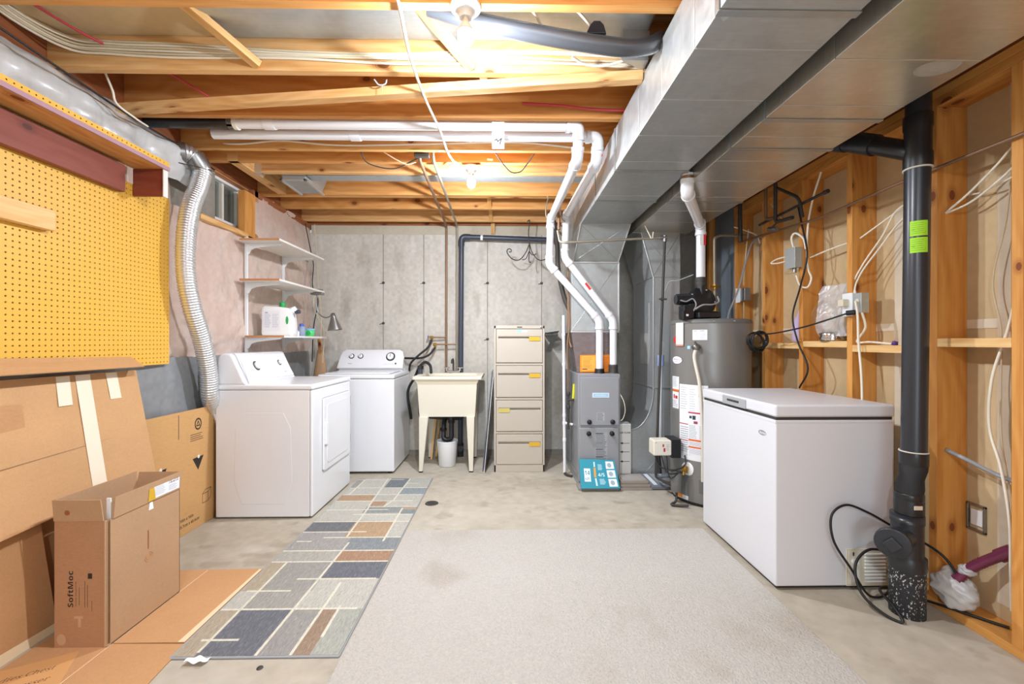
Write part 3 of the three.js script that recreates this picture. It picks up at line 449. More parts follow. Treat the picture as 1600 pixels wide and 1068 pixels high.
// ================================================================ pegboard, valance shelf, wood block
{
  const P0 = 0.0254, zR = -2.635, yB = 1.07, nz = 57, ny = 39, X = -2.026, th = 0.004, r = 0.0042;
  const pos = [], nor = [];
  const tri = (a, b, c, n) => { for (const p of [a, b, c]) { pos.push(...p); nor.push(...n); } };
  const ring = []; for (let k = 0; k < 8; k++) { const a = (k + 0.0) * Math.PI / 4; const s = Math.max(Math.abs(Math.cos(a)), Math.abs(Math.sin(a))); ring.push([Math.cos(a), Math.sin(a), Math.cos(a) / s, Math.sin(a) / s]); }
  const board = (cells) => { for (const [cz, cy] of cells) for (let k = 0; k < 8; k++) {
    const A = ring[k], B = ring[(k + 1) % 8], h = P0 / 2;
    const o1 = [X, cy + A[3] * h, cz - A[2] * h], o2 = [X, cy + B[3] * h, cz - B[2] * h], i1 = [X, cy + A[1] * r, cz - A[0] * r], i2 = [X, cy + B[1] * r, cz - B[0] * r], j1 = [X - th, i1[1], i1[2]], j2 = [X - th, i2[1], i2[2]];
    tri(o1, o2, i2, [1, 0, 0]); tri(o1, i2, i1, [1, 0, 0]); const n = [0, -(A[1] + B[1]) / 2, (A[0] + B[0]) / 2]; tri(i1, i2, j2, n); tri(i1, j2, j1, n);
  } };
  const cells = []; for (let i = 0; i < nz; i++) for (let j = 0; j < ny; j++) cells.push([zR + P0 * (i + 0.5), yB + P0 * (j + 0.5)]);
  board(cells);
  const g = new THREE.BufferGeometry(); g.setAttribute('position', new THREE.Float32BufferAttribute(pos, 3)); g.setAttribute('normal', new THREE.Float32BufferAttribute(nor, 3));
  const o = thing('pegboard', 'big yellow perforated pegboard on the left wall', 'pegboard', V(X, yB, -2));
  part(o, 'board', g, M.peg);
  part(o, 'board_edge', [box(X - th, yB - 0.002, zR, X, yB, zR + nz * P0, 0), box(X - th, yB, zR - 0.002, X, yB + ny * P0, zR, 0)], M.peg);
  part(o, 'batten', [box(-2.05, yB + 0.02, -2.62, -2.031, yB + 0.06, -1.2), box(-2.05, yB + 0.9, -2.62, -2.031, yB + 0.94, -1.2)], M.tanwood);
  single('wood_block', 'short pale pine two by four fixed on the yellow pegboard', 'wood block', box(-2.024, 1.69, -1.94, -1.985, 1.78, -1.2, 0.003), M.pine);
}
{
  const o = thing('valance_shelf', 'red stained wooden shelf with yellow perforated lip above the pegboard', 'shelf', V(-1.94, 2.0, -1.8));
  part(o, 'wall_board', box(-2.022, 1.985, -2.29, -1.985, 2.125, 0.2, 0.003), M.red, 'red stained board with a knot');
  part(o, 'end_board', box(-2.022, 1.995, -2.395, -1.856, 2.142, -2.377, 0.002), M.red);
  part(o, 'end_cap', box(-1.856, 1.99, -2.4, -1.85, 2.155, -2.37, 0.001), M.whiteboard);
  part(o, 'plank', box(-2.022, 2.143, -2.4, -1.85, 2.158, 0.2, 0.002), M.joist[1], 'natural pine plank');
  part(o, 'edge_strip', box(-1.85, 2.137, -2.4, -1.838, 2.158, 0.2, 0.002), mt(0xb08a94, 0.6));
  // perforated lip
  const pos = [], nor = [], P0 = 0.0254, h = P0 / 2, X = -1.843, r = 0.0034;
  for (let i = 0; i < 60; i++) { const cz = -2.4 + P0 * (i + 0.5), cy = 2.172; for (let k = 0; k < 8; k++) {
    const a = k * Math.PI / 4, b = (k + 1) * Math.PI / 4, s = q => Math.max(Math.abs(Math.cos(q)), Math.abs(Math.sin(q)));
    const o1 = [X, cy + Math.sin(a) / s(a) * h, cz - Math.cos(a) / s(a) * h], o2 = [X, cy + Math.sin(b) / s(b) * h, cz - Math.cos(b) / s(b) * h], i1 = [X, cy + Math.sin(a) * r, cz - Math.cos(a) * r], i2 = [X, cy + Math.sin(b) * r, cz - Math.cos(b) * r];
    for (const p of [o1, o2, i2, o1, i2, i1]) { pos.push(...p); nor.push(1, 0, 0); }
  } }
  const g = new THREE.BufferGeometry(); g.setAttribute('position', new THREE.Float32BufferAttribute(pos, 3)); g.setAttribute('normal', new THREE.Float32BufferAttribute(nor, 3));
  part(o, 'perforated_lip', g, M.peg); part(o, 'lip_back', box(X - 0.014, 2.158, -2.4, X - 0.01, 2.186, -0.9, 0), M.tanwood);
}
// ================================================================ dryer vent hose
{
  const o = thing('vent_hose', 'silver corrugated dryer vent hose hanging down beside the window', 'vent hose', V(-1.93, 0.6, -2.75));
  const P = [V(-2.03, 2.36, -2.66), V(-1.97, 2.375, -2.72), V(-1.93, 2.31, -2.78), V(-1.93, 2.2, -2.76), V(-1.93, 2.05, -2.69), V(-1.93, 1.84, -2.645), V(-1.93, 1.6, -2.645), V(-1.93, 1.41, -2.695), V(-1.935, 1.21, -2.79), V(-1.95, 1.0, -2.87), V(-1.97, 0.84, -2.915), V(-2.0, 0.72, -3.01), V(-2.005, 0.55, -3.1), V(-2.005, 0.4, -3.2)];
  const pts = new THREE.CatmullRomCurve3(P, false, 'centripetal').getSpacedPoints(560);
  { const g = sweep(pts, (t, i) => 0.05 + 0.0032 * Math.sin(i * Math.PI / 2), 24); g.computeVertexNormals(); part(o, 'corrugated_hose', g, M.alu); }
  part(o, 'wall_collar', [aim(lathe([[0.056, -0.05], [0.06, 0], [0.056, 0.04]], 24), V(-1.94, 2.335, -2.765), V(0.3, -0.8, -0.5)), aim(lathe([[0.06, -0.04], [0.062, 0], [0.06, 0.03]], 24), V(-2.0, 2.37, -2.69), V(1, 0.1, -0.6))], M.steel);
  part(o, 'wire_tie', wire([V(-2.04, 2.29, -2.6), V(-1.95, 2.29, -2.68), V(-1.875, 2.3, -2.79), V(-1.88, 2.305, -2.82)], 0.003), M.iron);
}
// ================================================================ wall shelves
const SHX = -1.725;
for (const [z, l] of [[-3.44, 'white slotted standard with brackets under the near shelf ends'], [-4.01, 'white slotted standard with brackets nearer the back corner']]) {
  const o = thing('shelf_standard', l, 'shelf rail', V(XL + 0.02, 1.1, z));
  part(o, 'standard', box(XL + 0.0, 1.12, z - 0.009, XL + 0.02, 2.03, z + 0.009, 0.002), M.vinyl);
  for (const y of [1.98, 1.67, 1.235]) part(o, 'bracket', at(prism([[0, -0.085], [0.012, -0.085], [0.03, -0.05], [0.07, -0.035], [0.12, -0.028], [0.26, -0.012], [0.27, 0], [0, 0]], 0.006, { bevel: 0.001 }), XL + 0.018, y - 0.0005, z - 0.003), M.vinyl);
}
const shelf = (label, y, z0, z1) => { const o = thing('wall_shelf', label, 'shelf', V(-1.88, y, (z0 + z1) / 2), 'white wall shelves');
  part(o, 'board', box(XL + 0.022, y, z1, SHX, y + 0.016, z0, 0.001), M.whiteboard); part(o, 'cut_end', box(XL + 0.022, y, z0, SHX, y + 0.016, z0 + 0.0015, 0.0005), M.tanwood, 'bare brown cut end'); };
shelf('white wall shelf, empty top one just below the window', 1.98, -3.33, -4.15);
shelf('white wall shelf in the middle with the clamp lamp gripping it', 1.67, -3.33, -4.16);
shelf('white wall shelf at the bottom carrying the detergent jug', 1.235, -3.4, -4.22);
{ // things on the bottom shelf
  const y = 1.251;
  const o = thing('detergent_jug', 'big white detergent jug with a grey label on the shelf', 'jug', V(-1.86, y, -3.58));
  const z0 = -3.64, z1 = -3.51;
  const g = prism([[-1.965, y], [-1.74, y], [-1.725, y + 0.02], [-1.73, y + 0.1], [-1.742, y + 0.2], [-1.76, y + 0.225], [-1.83, y + 0.235], [-1.95, y + 0.245], [-1.972, y + 0.225], [-1.975, y + 0.02]], 0.12, { bevel: 0.018, bs: 4 });
  part(o, 'bottle', at(crease(g, 0.9), 0, 0, z0), M.jug);
  const t = cv(256, 256, (q) => { q.fillStyle = '#e9eaee'; q.fillRect(0, 0, 256, 256); lines(q, 10, 40, 110, 14, 13, 4, '#a9acbc'); lines(q, 135, 40, 100, 14, 13, 4, '#b4b6c4'); q.fillStyle = '#667'; q.font = 'bold 26px sans-serif'; q.fillText('tide', 20, 30); });
  part(o, 'label', at(new THREE.PlaneGeometry(0.13, 0.16), -1.885, y + 0.12, z1 + 0.0015 - 0.01), flat(t));
  part(o, 'side_print', aim(lathe([[0, 0.0015], [0.02, 0.0015], [0.021, 0]].reverse(), 18).scale(0.55, 1, 1.6), V(-1.762, y + 0.125, -3.5205), V(0, 0, 1)), M.green, 'green oval print');
  part(o, 'cap', aim(lathe([[0, 0.05], [0.024, 0.05], [0.028, 0], [0, 0]].reverse(), 20), V(-1.76, y + 0.2, -3.575), V(0.9, 0.45, 0)), M.white2);
  part(o, 'spout', aim(lathe([[0, 0.035], [0.016, 0.035], [0.018, 0], [0, 0]].reverse(), 16), V(-1.72, y + 0.195, -3.575), V(1, 0.1, 0)), M.navy);
  const b = thing('spray_bottle', 'clear bottle with a blue cap between the jug and the tub', 'bottle', V(-1.765, y, -3.78));
  part(b, 'bottle', at(lathe([[0, 0], [0.03, 0], [0.032, 0.05], [0.028, 0.075], [0.014, 0.09], [0.012, 0.1], [0, 0.1]], 20), -1.775, y, -3.8), mt(0xc6d4ee, 0.15, { transmission: 0.5, thickness: 0 }));
  part(b, 'cap', at(lathe([[0.018, 0.075], [0.02, 0.1], [0.016, 0.11], [0, 0.11]], 20), -1.775, y, -3.8), M.blueCap);
  const c = thing('soap_pod_tub', 'low tub of bright green soap with a blue lid', 'tub', V(-1.74, y, -3.92));
  part(c, 'tub', at(lathe([[0, 0], [0.038, 0], [0.046, 0.055], [0, 0.055]], 24), -1.775, y, -3.95), M.liqGreen);
  part(c, 'lid', at(lathe([[0.047, 0.055], [0.049, 0.066], [0.045, 0.07], [0, 0.07]], 24), -1.775, y, -3.95), mt(0x7fb4dc, 0.4));
  part(c, 'print', aim(lathe([[0, 0.002], [0.02, 0.002], [0.02, 0]], 16), V(-1.765, y + 0.03, -3.907), V(0.1, -0.15, 1)), M.green);
  const d = thing('green_cap_bottle', 'bottle with a bright green cap behind the detergent jug', 'bottle', V(-1.95, y, -3.8));
  part(d, 'bottle', at(lathe([[0, 0], [0.045, 0], [0.047, 0.2], [0.03, 0.24], [0.02, 0.25], [0, 0.25]], 20), -1.95, y, -3.82), M.white2); part(d, 'cap', at(lathe([[0.024, 0.245], [0.026, 0.29], [0.02, 0.3], [0, 0.3]], 20), -1.95, y, -3.82), M.green);
  const e = thing('lotion_bottle', 'tiny white bottle standing at the shelf edge in front', 'bottle', V(-1.745, y, -3.62));
  part(e, 'bottle', at(lathe([[0, 0], [0.011, 0], [0.012, 0.035], [0.006, 0.04], [0, 0.04]], 16), -1.742, y, -3.66), M.white2); part(e, 'cap', at(lathe([[0.008, 0.039], [0.008, 0.05], [0, 0.05]], 14), -1.742, y, -3.66), M.gray);
}
{ // clamp lamp under the middle shelf
  const o = thing('clamp_lamp', 'brushed metal gooseneck lamp clamped to the middle shelf', 'lamp', V(-1.72, 1.3, -4.08));
  part(o, 'clamp', [box(-1.82, 1.645, -4.13, -1.715, 1.669, -4.07), box(-1.82, 1.687, -4.12, -1.72, 1.7, -4.08)], M.steel);
  part(o, 'gooseneck', wire([V(-1.77, 1.645, -4.1), V(-1.775, 1.56, -4.1), V(-1.755, 1.47, -4.1), V(-1.7, 1.432, -4.1), V(-1.655, 1.44, -4.1), V(-1.63, 1.47, -4.1)], 0.006), M.steel);
  part(o, 'shade', aim(lathe([[0.0, 0.165], [0.018, 0.16], [0.024, 0.13], [0.032, 0.1], [0.05, 0.05], [0.068, 0], [0.066, 0], [0.046, 0.05], [0.0, 0.1]].reverse(), 28), V(-1.602, 1.312, -4.1), V(-0.12, 1, 0)), M.steel);
  part(o, 'cord', wire([V(-1.8, 1.645, -4.1), V(-1.815, 1.54, -4.12), V(-1.77, 1.42, -4.14), V(-1.735, 1.32, -4.16), V(-1.76, 1.0, -4.2)], 0.003), M.wireC);
}
single('wall_cable', 'black cable running down the corner behind the white shelves', 'cable', wire([V(-2.02, 2.4, -4.4), V(-1.99, 2.15, -4.45), V(-1.96, 2.0, -4.45), V(-1.9, 1.75, -4.3), V(-1.84, 1.62, -4.28), V(-1.9, 1.35, -4.32), V(-1.95, 1.0, -4.4)], 0.005), M.wireB);
single('wall_cable', 'pale cable hanging beside the black one in the left corner', 'cable', wire([V(-1.97, 2.42, -4.5), V(-1.95, 2.1, -4.52), V(-1.93, 1.8, -4.5), V(-1.9, 1.5, -4.5), V(-1.92, 1.1, -4.52)], 0.004), M.wireC);
{ const o = thing('broom', 'worn wooden corn broom hanging in the corner behind the machines', 'broom', V(-1.82, 0.7, -4.35));
  part(o, 'handle', rod(V(-1.86, 1.23, -4.36), V(-1.85, 1.08, -4.36), 0.018, 12), M.tanwood); part(o, 'bristles', at(lathe([[0.03, 0.4], [0.035, 0.36], [0.06, 0.2], [0.085, 0], [0, 0]].reverse(), 14).scale(1, 1, 0.5), -1.85, 0.72, -4.36), M.card2); }
// ================================================================ dryer
{
  const o = thing('clothes_dryer', 'white front loading dryer turned sideways with its door to the right', 'dryer', V(-1.63, 0, -3.3));
  const x0 = -1.955, x1 = -1.303, z0 = -2.947, z1 = -3.658;
  part(o, 'cabinet', box(x0, 0.012, z1, x1 - 0.022, 0.872, z0, 0.006, 2), M.white);
  part(o, 'front_panel', box(x1 - 0.021, 0.012, z1, x1, 0.872, z0 + 0.001, 0.012, 3), M.white);
  part(o, 'side_stamping', at(prism([[-1.78, 0.1], [-1.49, 0.1], [-1.44, 0.25], [-1.45, 0.62], [-1.5, 0.72], [-1.77, 0.72], [-1.82, 0.62], [-1.83, 0.25]], 0.0035, { bevel: 0.0015 }), 0, 0, z0 - 0.0015), M.white);
  part(o, 'top', box(x0, 0.874, z1 - 0.004, x1 + 0.004, 0.912, z0 + 0.004, 0.014, 3), M.white);
  for (const [x, z] of [[x0 + 0.05, z0 - 0.05], [x1 - 0.05, z0 - 0.05], [x0 + 0.05, z1 + 0.05], [x1 - 0.05, z1 + 0.05]]) part(o, 'foot', at(lathe([[0, 0], [0.02, 0], [0.018, 0.013], [0, 0.013]], 14), x, 0, z), M.rubber);
  // console: profile in x-y, along z
  const prof = [[-1.95, 0.91], [-1.95, 1.06], [-1.94, 1.1], [-1.92, 1.118], [-1.895, 1.124], [-1.86, 1.12], [-1.845, 1.108], [-1.765, 0.935], [-1.75, 0.91]];
  const con = part(o, 'console', [at(crease(prism(prof, 0.06, { bevel: 0.015, bs: 4 }), 0.8), 0, 0, z0 - 0.06), at(prism(prof, 0.65), 0, 0, z1 + 0.03)], M.white);
  const fp = p => V(lerp(-1.762, -1.843, p[1]), lerp(0.93, 1.105, p[1]), lerp(z0 - 0.045, z1 + 0.03, p[0])), nrm = V(0.175, 0.081, 0).normalize();
  const face = [[0, 0], [1, 0], [0.97, 0.75], [0.94, 0.97], [0.06, 0.97], [0.03, 0.75]].map(fp);
  { const pos = []; for (let i = 1; i < face.length - 1; i++) for (const q of [face[0], face[i], face[i + 1]]) pos.push(q.x + nrm.x * .003, q.y + nrm.y * .003, q.z); const g = new THREE.BufferGeometry(); g.setAttribute('position', new THREE.Float32BufferAttribute(pos, 3)); g.computeVertexNormals(); part(o, 'control_panel', g, M.white2); }
  const knob = (u, v, r) => { const p = fp([u, v]); const k = part(con, 'dial', aim(lathe([[0, 0.022], [r * 0.75, 0.022], [r * 0.8, 0.018], [r * 0.85, 0.004], [0, 0.004]].reverse(), 24), p, nrm), M.white); part(con, 'dial_ring', aim(lathe([[r * 0.86, 0.0035], [r, 0.0045], [r * 1.1, 0.0035]], 28), p, nrm), M.iron); };
  knob(0.27, 0.55, 0.034); knob(0.78, 0.6, 0.022);
  const tb = cv(256, 64, g => { g.fillStyle = '#f4f4f4'; g.fillRect(0, 0, 256, 64); g.fillStyle = '#333'; g.font = 'bold 46px sans-serif'; g.fillText('Amana', 40, 46); });
  const brand = new THREE.PlaneGeometry(0.06, 0.015); brand.rotateX(-0.433).rotateY(Math.PI / 2); const bp = fp([0.83, 0.18]); part(con, 'brand_mark', at(brand, bp.x + nrm.x * 0.0045, bp.y + nrm.y * 0.0045, bp.z), flat(tb));
  // door on the right face
  const dz0 = 3.10, dz1 = 3.625;
  const d = part(o, 'door', toX(prism(rrect(dz0, 0.275, dz1, 0.795, 0.02), 0.016, { bevel: 0.006, bs: 3 })).translate(x1 - 0.002, 0, 0), M.white);
  part(d, 'door_gap', toX(prism(rrect(dz0 - 0.004, 0.271, dz1 + 0.004, 0.799, 0.022), 0.0015)).translate(x1, 0, 0), M.gray);
  part(d, 'door_panel', toX(prism(rrect(dz0 + 0.05, 0.32, dz1 - 0.05, 0.75, 0.03), 0.006, { bevel: 0.002 })).translate(x1 + 0.012, 0, 0), M.white);
  part(d, 'handle', toX(prism(rrect(dz0 + 0.008, 0.46, dz0 + 0.05, 0.62, 0.014), 0.014, { bevel: 0.005, bs: 3 })).translate(x1 + 0.013, 0, 0), M.vinyl);
  for (const y of [0.36, 0.68]) part(d, 'hinge', box(x1, y, -dz1 - 0.008, x1 + 0.014, y + 0.07, -dz1 + 0.004), M.gray);
}
// ================================================================ washer
{
  const o = thing('washing_machine', 'white top loading washer facing the room in the back left', 'washer', V(-1.35, 0, -4.2));
  const x0 = -1.69, x1 = -1.003, z0 = -3.93, z1 = -4.56;
  part(o, 'cabinet', box(x0, 0.02, z1, x1, 0.862, z0, 0.01, 2), M.white);
  part(o, 'top', box(x0 - 0.003, 0.864, z1, x1 + 0.003, 0.905, z0 + 0.006, 0.014, 3), M.white);
  part(o, 'lid', box(x0 + 0.05, 0.905, -4.38, x1 - 0.05, 0.916, z0 - 0.03, 0.005, 2), M.white);
  part(o, 'lid_gap', box(x0 + 0.045, 0.9052, -4.385, x1 - 0.045, 0.9065, z0 - 0.025, 0.0005), M.gray);
  for (const [x, z] of [[x0 + 0.05, z0 - 0.05], [x1 - 0.05, z0 - 0.05], [x0 + 0.05, z1 + 0.05], [x1 - 0.05, z1 + 0.05]]) part(o, 'foot', at(lathe([[0, 0], [0.02, 0], [0.018, 0.021], [0, 0.021]], 14), x, 0, z), M.rubber);
  // console
  const a = Math.atan2(0.08, 0.2);
  const out = [[-1.705, 0], [-1.035, 0], [-1.035, 0.13], [-1.05, 0.185], [-1.085, 0.205], [-1.63, 0.205], [-1.665, 0.185], [-1.69, 0.13]];
  const g = crease(prism(out, 0.05, { bevel: 0.012, bs: 4 }), 0.9); g.rotateX(-a); g.translate(0, 0.915, -4.44);
  const con = part(o, 'console', [g, hexa([V(-1.69, 0.905, -4.42), V(-1.045, 0.905, -4.42), V(-1.045, 0.905, z1), V(-1.69, 0.905, z1)], [V(-1.64, 1.09, -4.49), V(-1.07, 1.09, -4.49), V(-1.07, 1.09, z1), V(-1.64, 1.09, z1)])], M.white);
  const n = V(0, Math.sin(a), Math.cos(a)), cp = (x, s) => V(x, 0.915 + s * Math.cos(a), -4.44 - s * Math.sin(a)).addScaledVector(n, 0.05);
  for (const [x, s, r] of [[-1.565, 0.13, 0.026], [-1.473, 0.13, 0.026], [-1.168, 0.125, 0.044]]) { part(con, 'dial_ring', aim(lathe([[r * 0.8, 0.0005], [r, 0.003], [r * 1.08, 0.0005]], 28), cp(x, s), n), M.iron); part(con, 'dial', aim(lathe([[0, 0.02], [r * 0.7, 0.02], [r * 0.8, 0.002], [0, 0.002]].reverse(), 24), cp(x, s), n), M.white2); part(con, 'pointer', aim(box(-0.002, 0.02, -r * 0.6, 0.002, 0.023, r * 0.2, 0.0005), cp(x, s), n), M.iron); }
  part(con, 'start_button', aim(lathe([[0, 0.004], [0.008, 0.004], [0.009, 0]].reverse(), 16), cp(-1.11, 0.05), n), M.iron);
  const tb = cv(256, 64, q => { q.fillStyle = '#e9eaec'; q.fillRect(0, 0, 256, 64); q.fillStyle = '#333'; q.font = 'bold 46px sans-serif'; q.fillText('Amana', 40, 46); });
  const b = new THREE.PlaneGeometry(0.07, 0.017); b.rotateX(-a); const p = cp(-1.57, 0.05).addScaledVector(n, 0.001); part(con, 'brand_mark', at(b, p.x, p.y, p.z), flat(tb));
  const tl = cv(256, 32, q => { q.fillStyle = '#e9eaec'; q.fillRect(0, 0, 256, 32); for (let i = 0; i < 12; i++) { q.fillStyle = '#888'; q.fillRect(i * 21 + 4, 12, 13, 5); } }); const b2 = new THREE.PlaneGeometry(0.11, 0.014); b2.rotateX(-a); const p2 = cp(-1.18, 0.045).addScaledVector(n, 0.001); part(con, 'cycle_print', at(b2, p2.x, p2.y, p2.z), flat(tl));
}
// ================================================================ laundry tub
{
  const o = thing('laundry_tub', 'cream plastic laundry tub on four tapered legs', 'sink', V(-0.53, 0, -4.2));
  const x0 = -0.847, x1 = -0.207, zf = -3.95, zb = -4.52;
  const c = (a, b, y, d) => [V(a, y, zf - d), V(b, y, zf - d), V(b, y, zb + d), V(a, y, zb + d)];
  const rg = prism(rrect(x0, 3.95, x1, 4.52, 0.02), 0.03, { bevel: 0.006, holes: [rrect(x0 + 0.06, 4.0, x1 - 0.06, 4.38, 0.03).reverse()] }); rg.rotateX(-Math.PI / 2);
  part(o, 'rim', at(rg, 0, 0.852, 0), M.cream);
  const wall = (A, B) => hexa(A, B);
  part(o, 'apron', [wall(c(-0.8, -0.255, 0.81, 0.02), c(-0.822, -0.235, 0.853, 0.01))], M.creamD);
  const bo = c(-0.783, -0.277, 0.508, 0.05), tp = c(-0.798, -0.258, 0.812, 0.025);
  part(o, 'basin', [slab(bo[0], bo[1], tp[1], tp[0], 0.004), slab(bo[1], bo[2], tp[2], tp[1], 0.004), slab(bo[2], bo[3], tp[3], tp[2], 0.004), slab(bo[3], bo[0], tp[0], tp[3], 0.004), box(-0.783, 0.508, -4.47, -0.277, 0.514, -4.0)], M.cream);
  const leg = (xa, xb, ya, za) => { const s = za > -4.2 ? 1 : -1; part(o, 'leg', hexa([V(xa, 0.01, za), V(xb, 0.01, za), V(xb, 0.01, za - 0.03), V(xa, 0.01, za - 0.03)], [V(ya[0], 0.508, za), V(ya[1], 0.508, za), V(ya[1], 0.508, za - 0.05), V(ya[0], 0.508, za - 0.05)]), M.cream); part(o, 'leg_cap', box(xa - 0.002, 0, za - 0.032, xb + 0.002, 0.012, za + 0.002), M.rubber); };
  leg(-0.783, -0.753, [-0.783, -0.701], -3.965); leg(-0.324, -0.289, [-0.348, -0.277], -3.965); leg(-0.783, -0.753, [-0.783, -0.701], -4.46); leg(-0.324, -0.289, [-0.348, -0.277], -4.46);
  const f = thing('tub_faucet', 'old chrome two handle faucet at the back of the cream tub', 'faucet', V(-0.523, 0.88, -4.43));
  part(f, 'base', box(-0.59, 0.882, -4.46, -0.456, 0.91, -4.41, 0.008, 2), M.chrome);
  for (const x of [-0.59, -0.456]) part(f, 'handle', [rod(V(x, 0.905, -4.435), V(x, 0.93, -4.435), 0.012), rod(V(x - 0.03, 0.935, -4.435), V(x + 0.03, 0.935, -4.435), 0.006), rod(V(x, 0.935, -4.465), V(x, 0.935, -4.405), 0.006)], M.chrome);
  part(f, 'spout', pipe([V(-0.523, 0.905, -4.435), V(-0.523, 1.03, -4.43), V(-0.523, 1.02, -4.3), V(-0.523, 0.99, -4.28)], 0.009, 0.05), M.iron);
  // trap and drain of the tub
  const t = thing('tub_drain_trap', 'black plastic trap and drain pipe under the cream tub', 'pipe', V(-0.53, 0.1, -4.3));
  part(t, 'trap', pipe([V(-0.52, 0.508, -4.24), V(-0.52, 0.24, -4.24), V(-0.6, 0.24, -4.24), V(-0.6, 0.4, -4.28), V(-0.6, 0.42, -4.36)], 0.024, 0.045), M.absD);
  part(t, 'slip_nut', [at(lathe([[0.03, -0.015], [0.034, 0], [0.03, 0.015]], 16), -0.52, 0.42, -4.24), at(lathe([[0.03, -0.015], [0.034, 0], [0.03, 0.015]], 16), -0.6, 0.34, -4.25)], M.rubber);
  part(t, 'waste_arm', pipe([V(-0.82, 0.46, -4.36), V(-0.6, 0.44, -4.36), V(-0.45, 0.42, -4.45)], 0.028, 0.05), M.iron);
}
{ const o = thing('bucket', 'small white plastic pail under the tub trap', 'pail', V(-0.555, 0, -4.22));
  part(o, 'pail', at(lathe([[0, 0.004], [0.08, 0.004], [0.099, 0.235], [0.104, 0.24], [0.102, 0.246], [0.096, 0.24], [0.078, 0.01], [0, 0.01]], 32), -0.555, 0, -4.2), M.vinyl); }
single('wood_offcut', 'pale timber offcut leaning behind the left tub leg', 'wood', beam(V(-0.745, 0.0, -4.42), V(-0.7, 0.5, -4.48), 0.05, 0.02, V(1, 0, 0)), M.pine);
single('wood_offcut', 'shorter timber offcut against the wall behind the first one', 'wood', beam(V(-0.71, 0.0, -4.52), V(-0.68, 0.42, -4.56), 0.05, 0.02, V(1, 0, 0)), M.pine);
single('slate_sheet', 'dark slate sheet leaning between tub and filing cabinet', 'sheet', slab(V(-0.205, 0.001, -3.98), V(-0.205, 0.001, -4.5), V(-0.125, 0.91, -4.5), V(-0.125, 0.91, -4.25), 0.008), M.navy);
single('white_sheet', 'thin white sheet leaning on the dark slate sheet', 'sheet', slab(V(-0.188, 0.001, -3.95), V(-0.188, 0.001, -4.45), V(-0.112, 0.85, -4.45), V(-0.112, 0.85, -4.2), 0.004), M.white2);
single('steel_sheet', 'short grey sheet nearest the filing cabinet side', 'sheet', slab(V(-0.178, 0.001, -3.96), V(-0.178, 0.001, -4.45), V(-0.103, 0.75, -4.45), V(-0.103, 0.75, -4.22), 0.004), M.iron);
// washer supply: valves, hoses, drain standpipe
{ const o = thing('washer_valve', 'upper copper stub and valve with blue wheel above the tub', 'valve', V(-0.7, 1.22, -4.55));
  part(o, 'stub', rod(V(-0.614, 1.25, -4.565), V(-0.78, 1.25, -4.55), 0.008), M.cop); part(o, 'valve', [rod(V(-0.79, 1.25, -4.55), V(-0.75, 1.25, -4.55), 0.014), rod(V(-0.755, 1.25, -4.55), V(-0.765, 1.22, -4.53), 0.011)], M.brass); part(o, 'handwheel', aim(lathe([[0, 0.006], [0.018, 0.006], [0.02, 0], [0, -0.002]].reverse(), 12), V(-0.8, 1.25, -4.55), V(-1, 0, 0)), M.blueCap);
  const p = thing('washer_valve', 'lower copper stub and valve without wheel above the tub', 'valve', V(-0.62, 1.14, -4.53)); part(p, 'stub', rod(V(-0.5, 1.175, -4.54), V(-0.74, 1.175, -4.53), 0.008), M.cop); part(p, 'valve', [rod(V(-0.75, 1.175, -4.53), V(-0.71, 1.175, -4.53), 0.014), rod(V(-0.72, 1.175, -4.53), V(-0.725, 1.14, -4.51), 0.011)], M.brass); }
single('washer_hose', 'black rubber washer hose curving from the upper valve', 'hose', wire([V(-0.765, 1.22, -4.53), V(-0.8, 1.14, -4.5), V(-0.88, 1.07, -4.48), V(-0.97, 0.98, -4.48), V(-1.0, 0.9, -4.54)], 0.011, 40, 10), M.rubber);
single('washer_hose', 'black rubber washer hose sagging from the lower valve', 'hose', wire([V(-0.725, 1.14, -4.51), V(-0.78, 1.07, -4.5), V(-0.86, 1.035, -4.5), V(-0.97, 1.03, -4.52), V(-1.06, 1.03, -4.57)], 0.011, 40, 10), M.rubber);
{ const o = thing('washer_standpipe', 'dark standpipe at the left of the tub with hooked drain hose', 'pipe', V(-0.83, 0.4, -4.3));
  part(o, 'standpipe', pipe([V(-0.835, 0.96, -4.3), V(-0.835, 0.47, -4.3), V(-0.8, 0.455, -4.36)], 0.024, 0.05), M.navy); part(o, 'drain_hose', wire([V(-0.72, 0.89, -4.25), V(-0.735, 0.97, -4.27), V(-0.79, 1.0, -4.3), V(-0.84, 0.96, -4.3), V(-0.9, 0.85, -4.36), V(-0.985, 0.7, -4.42), V(-0.97, 0.4, -4.5)], 0.014, 40, 10), M.rubber); part(o, 'clamp', rod(V(-0.835, 0.93, -4.3), V(-0.835, 0.965, -4.3), 0.03), M.abs); }
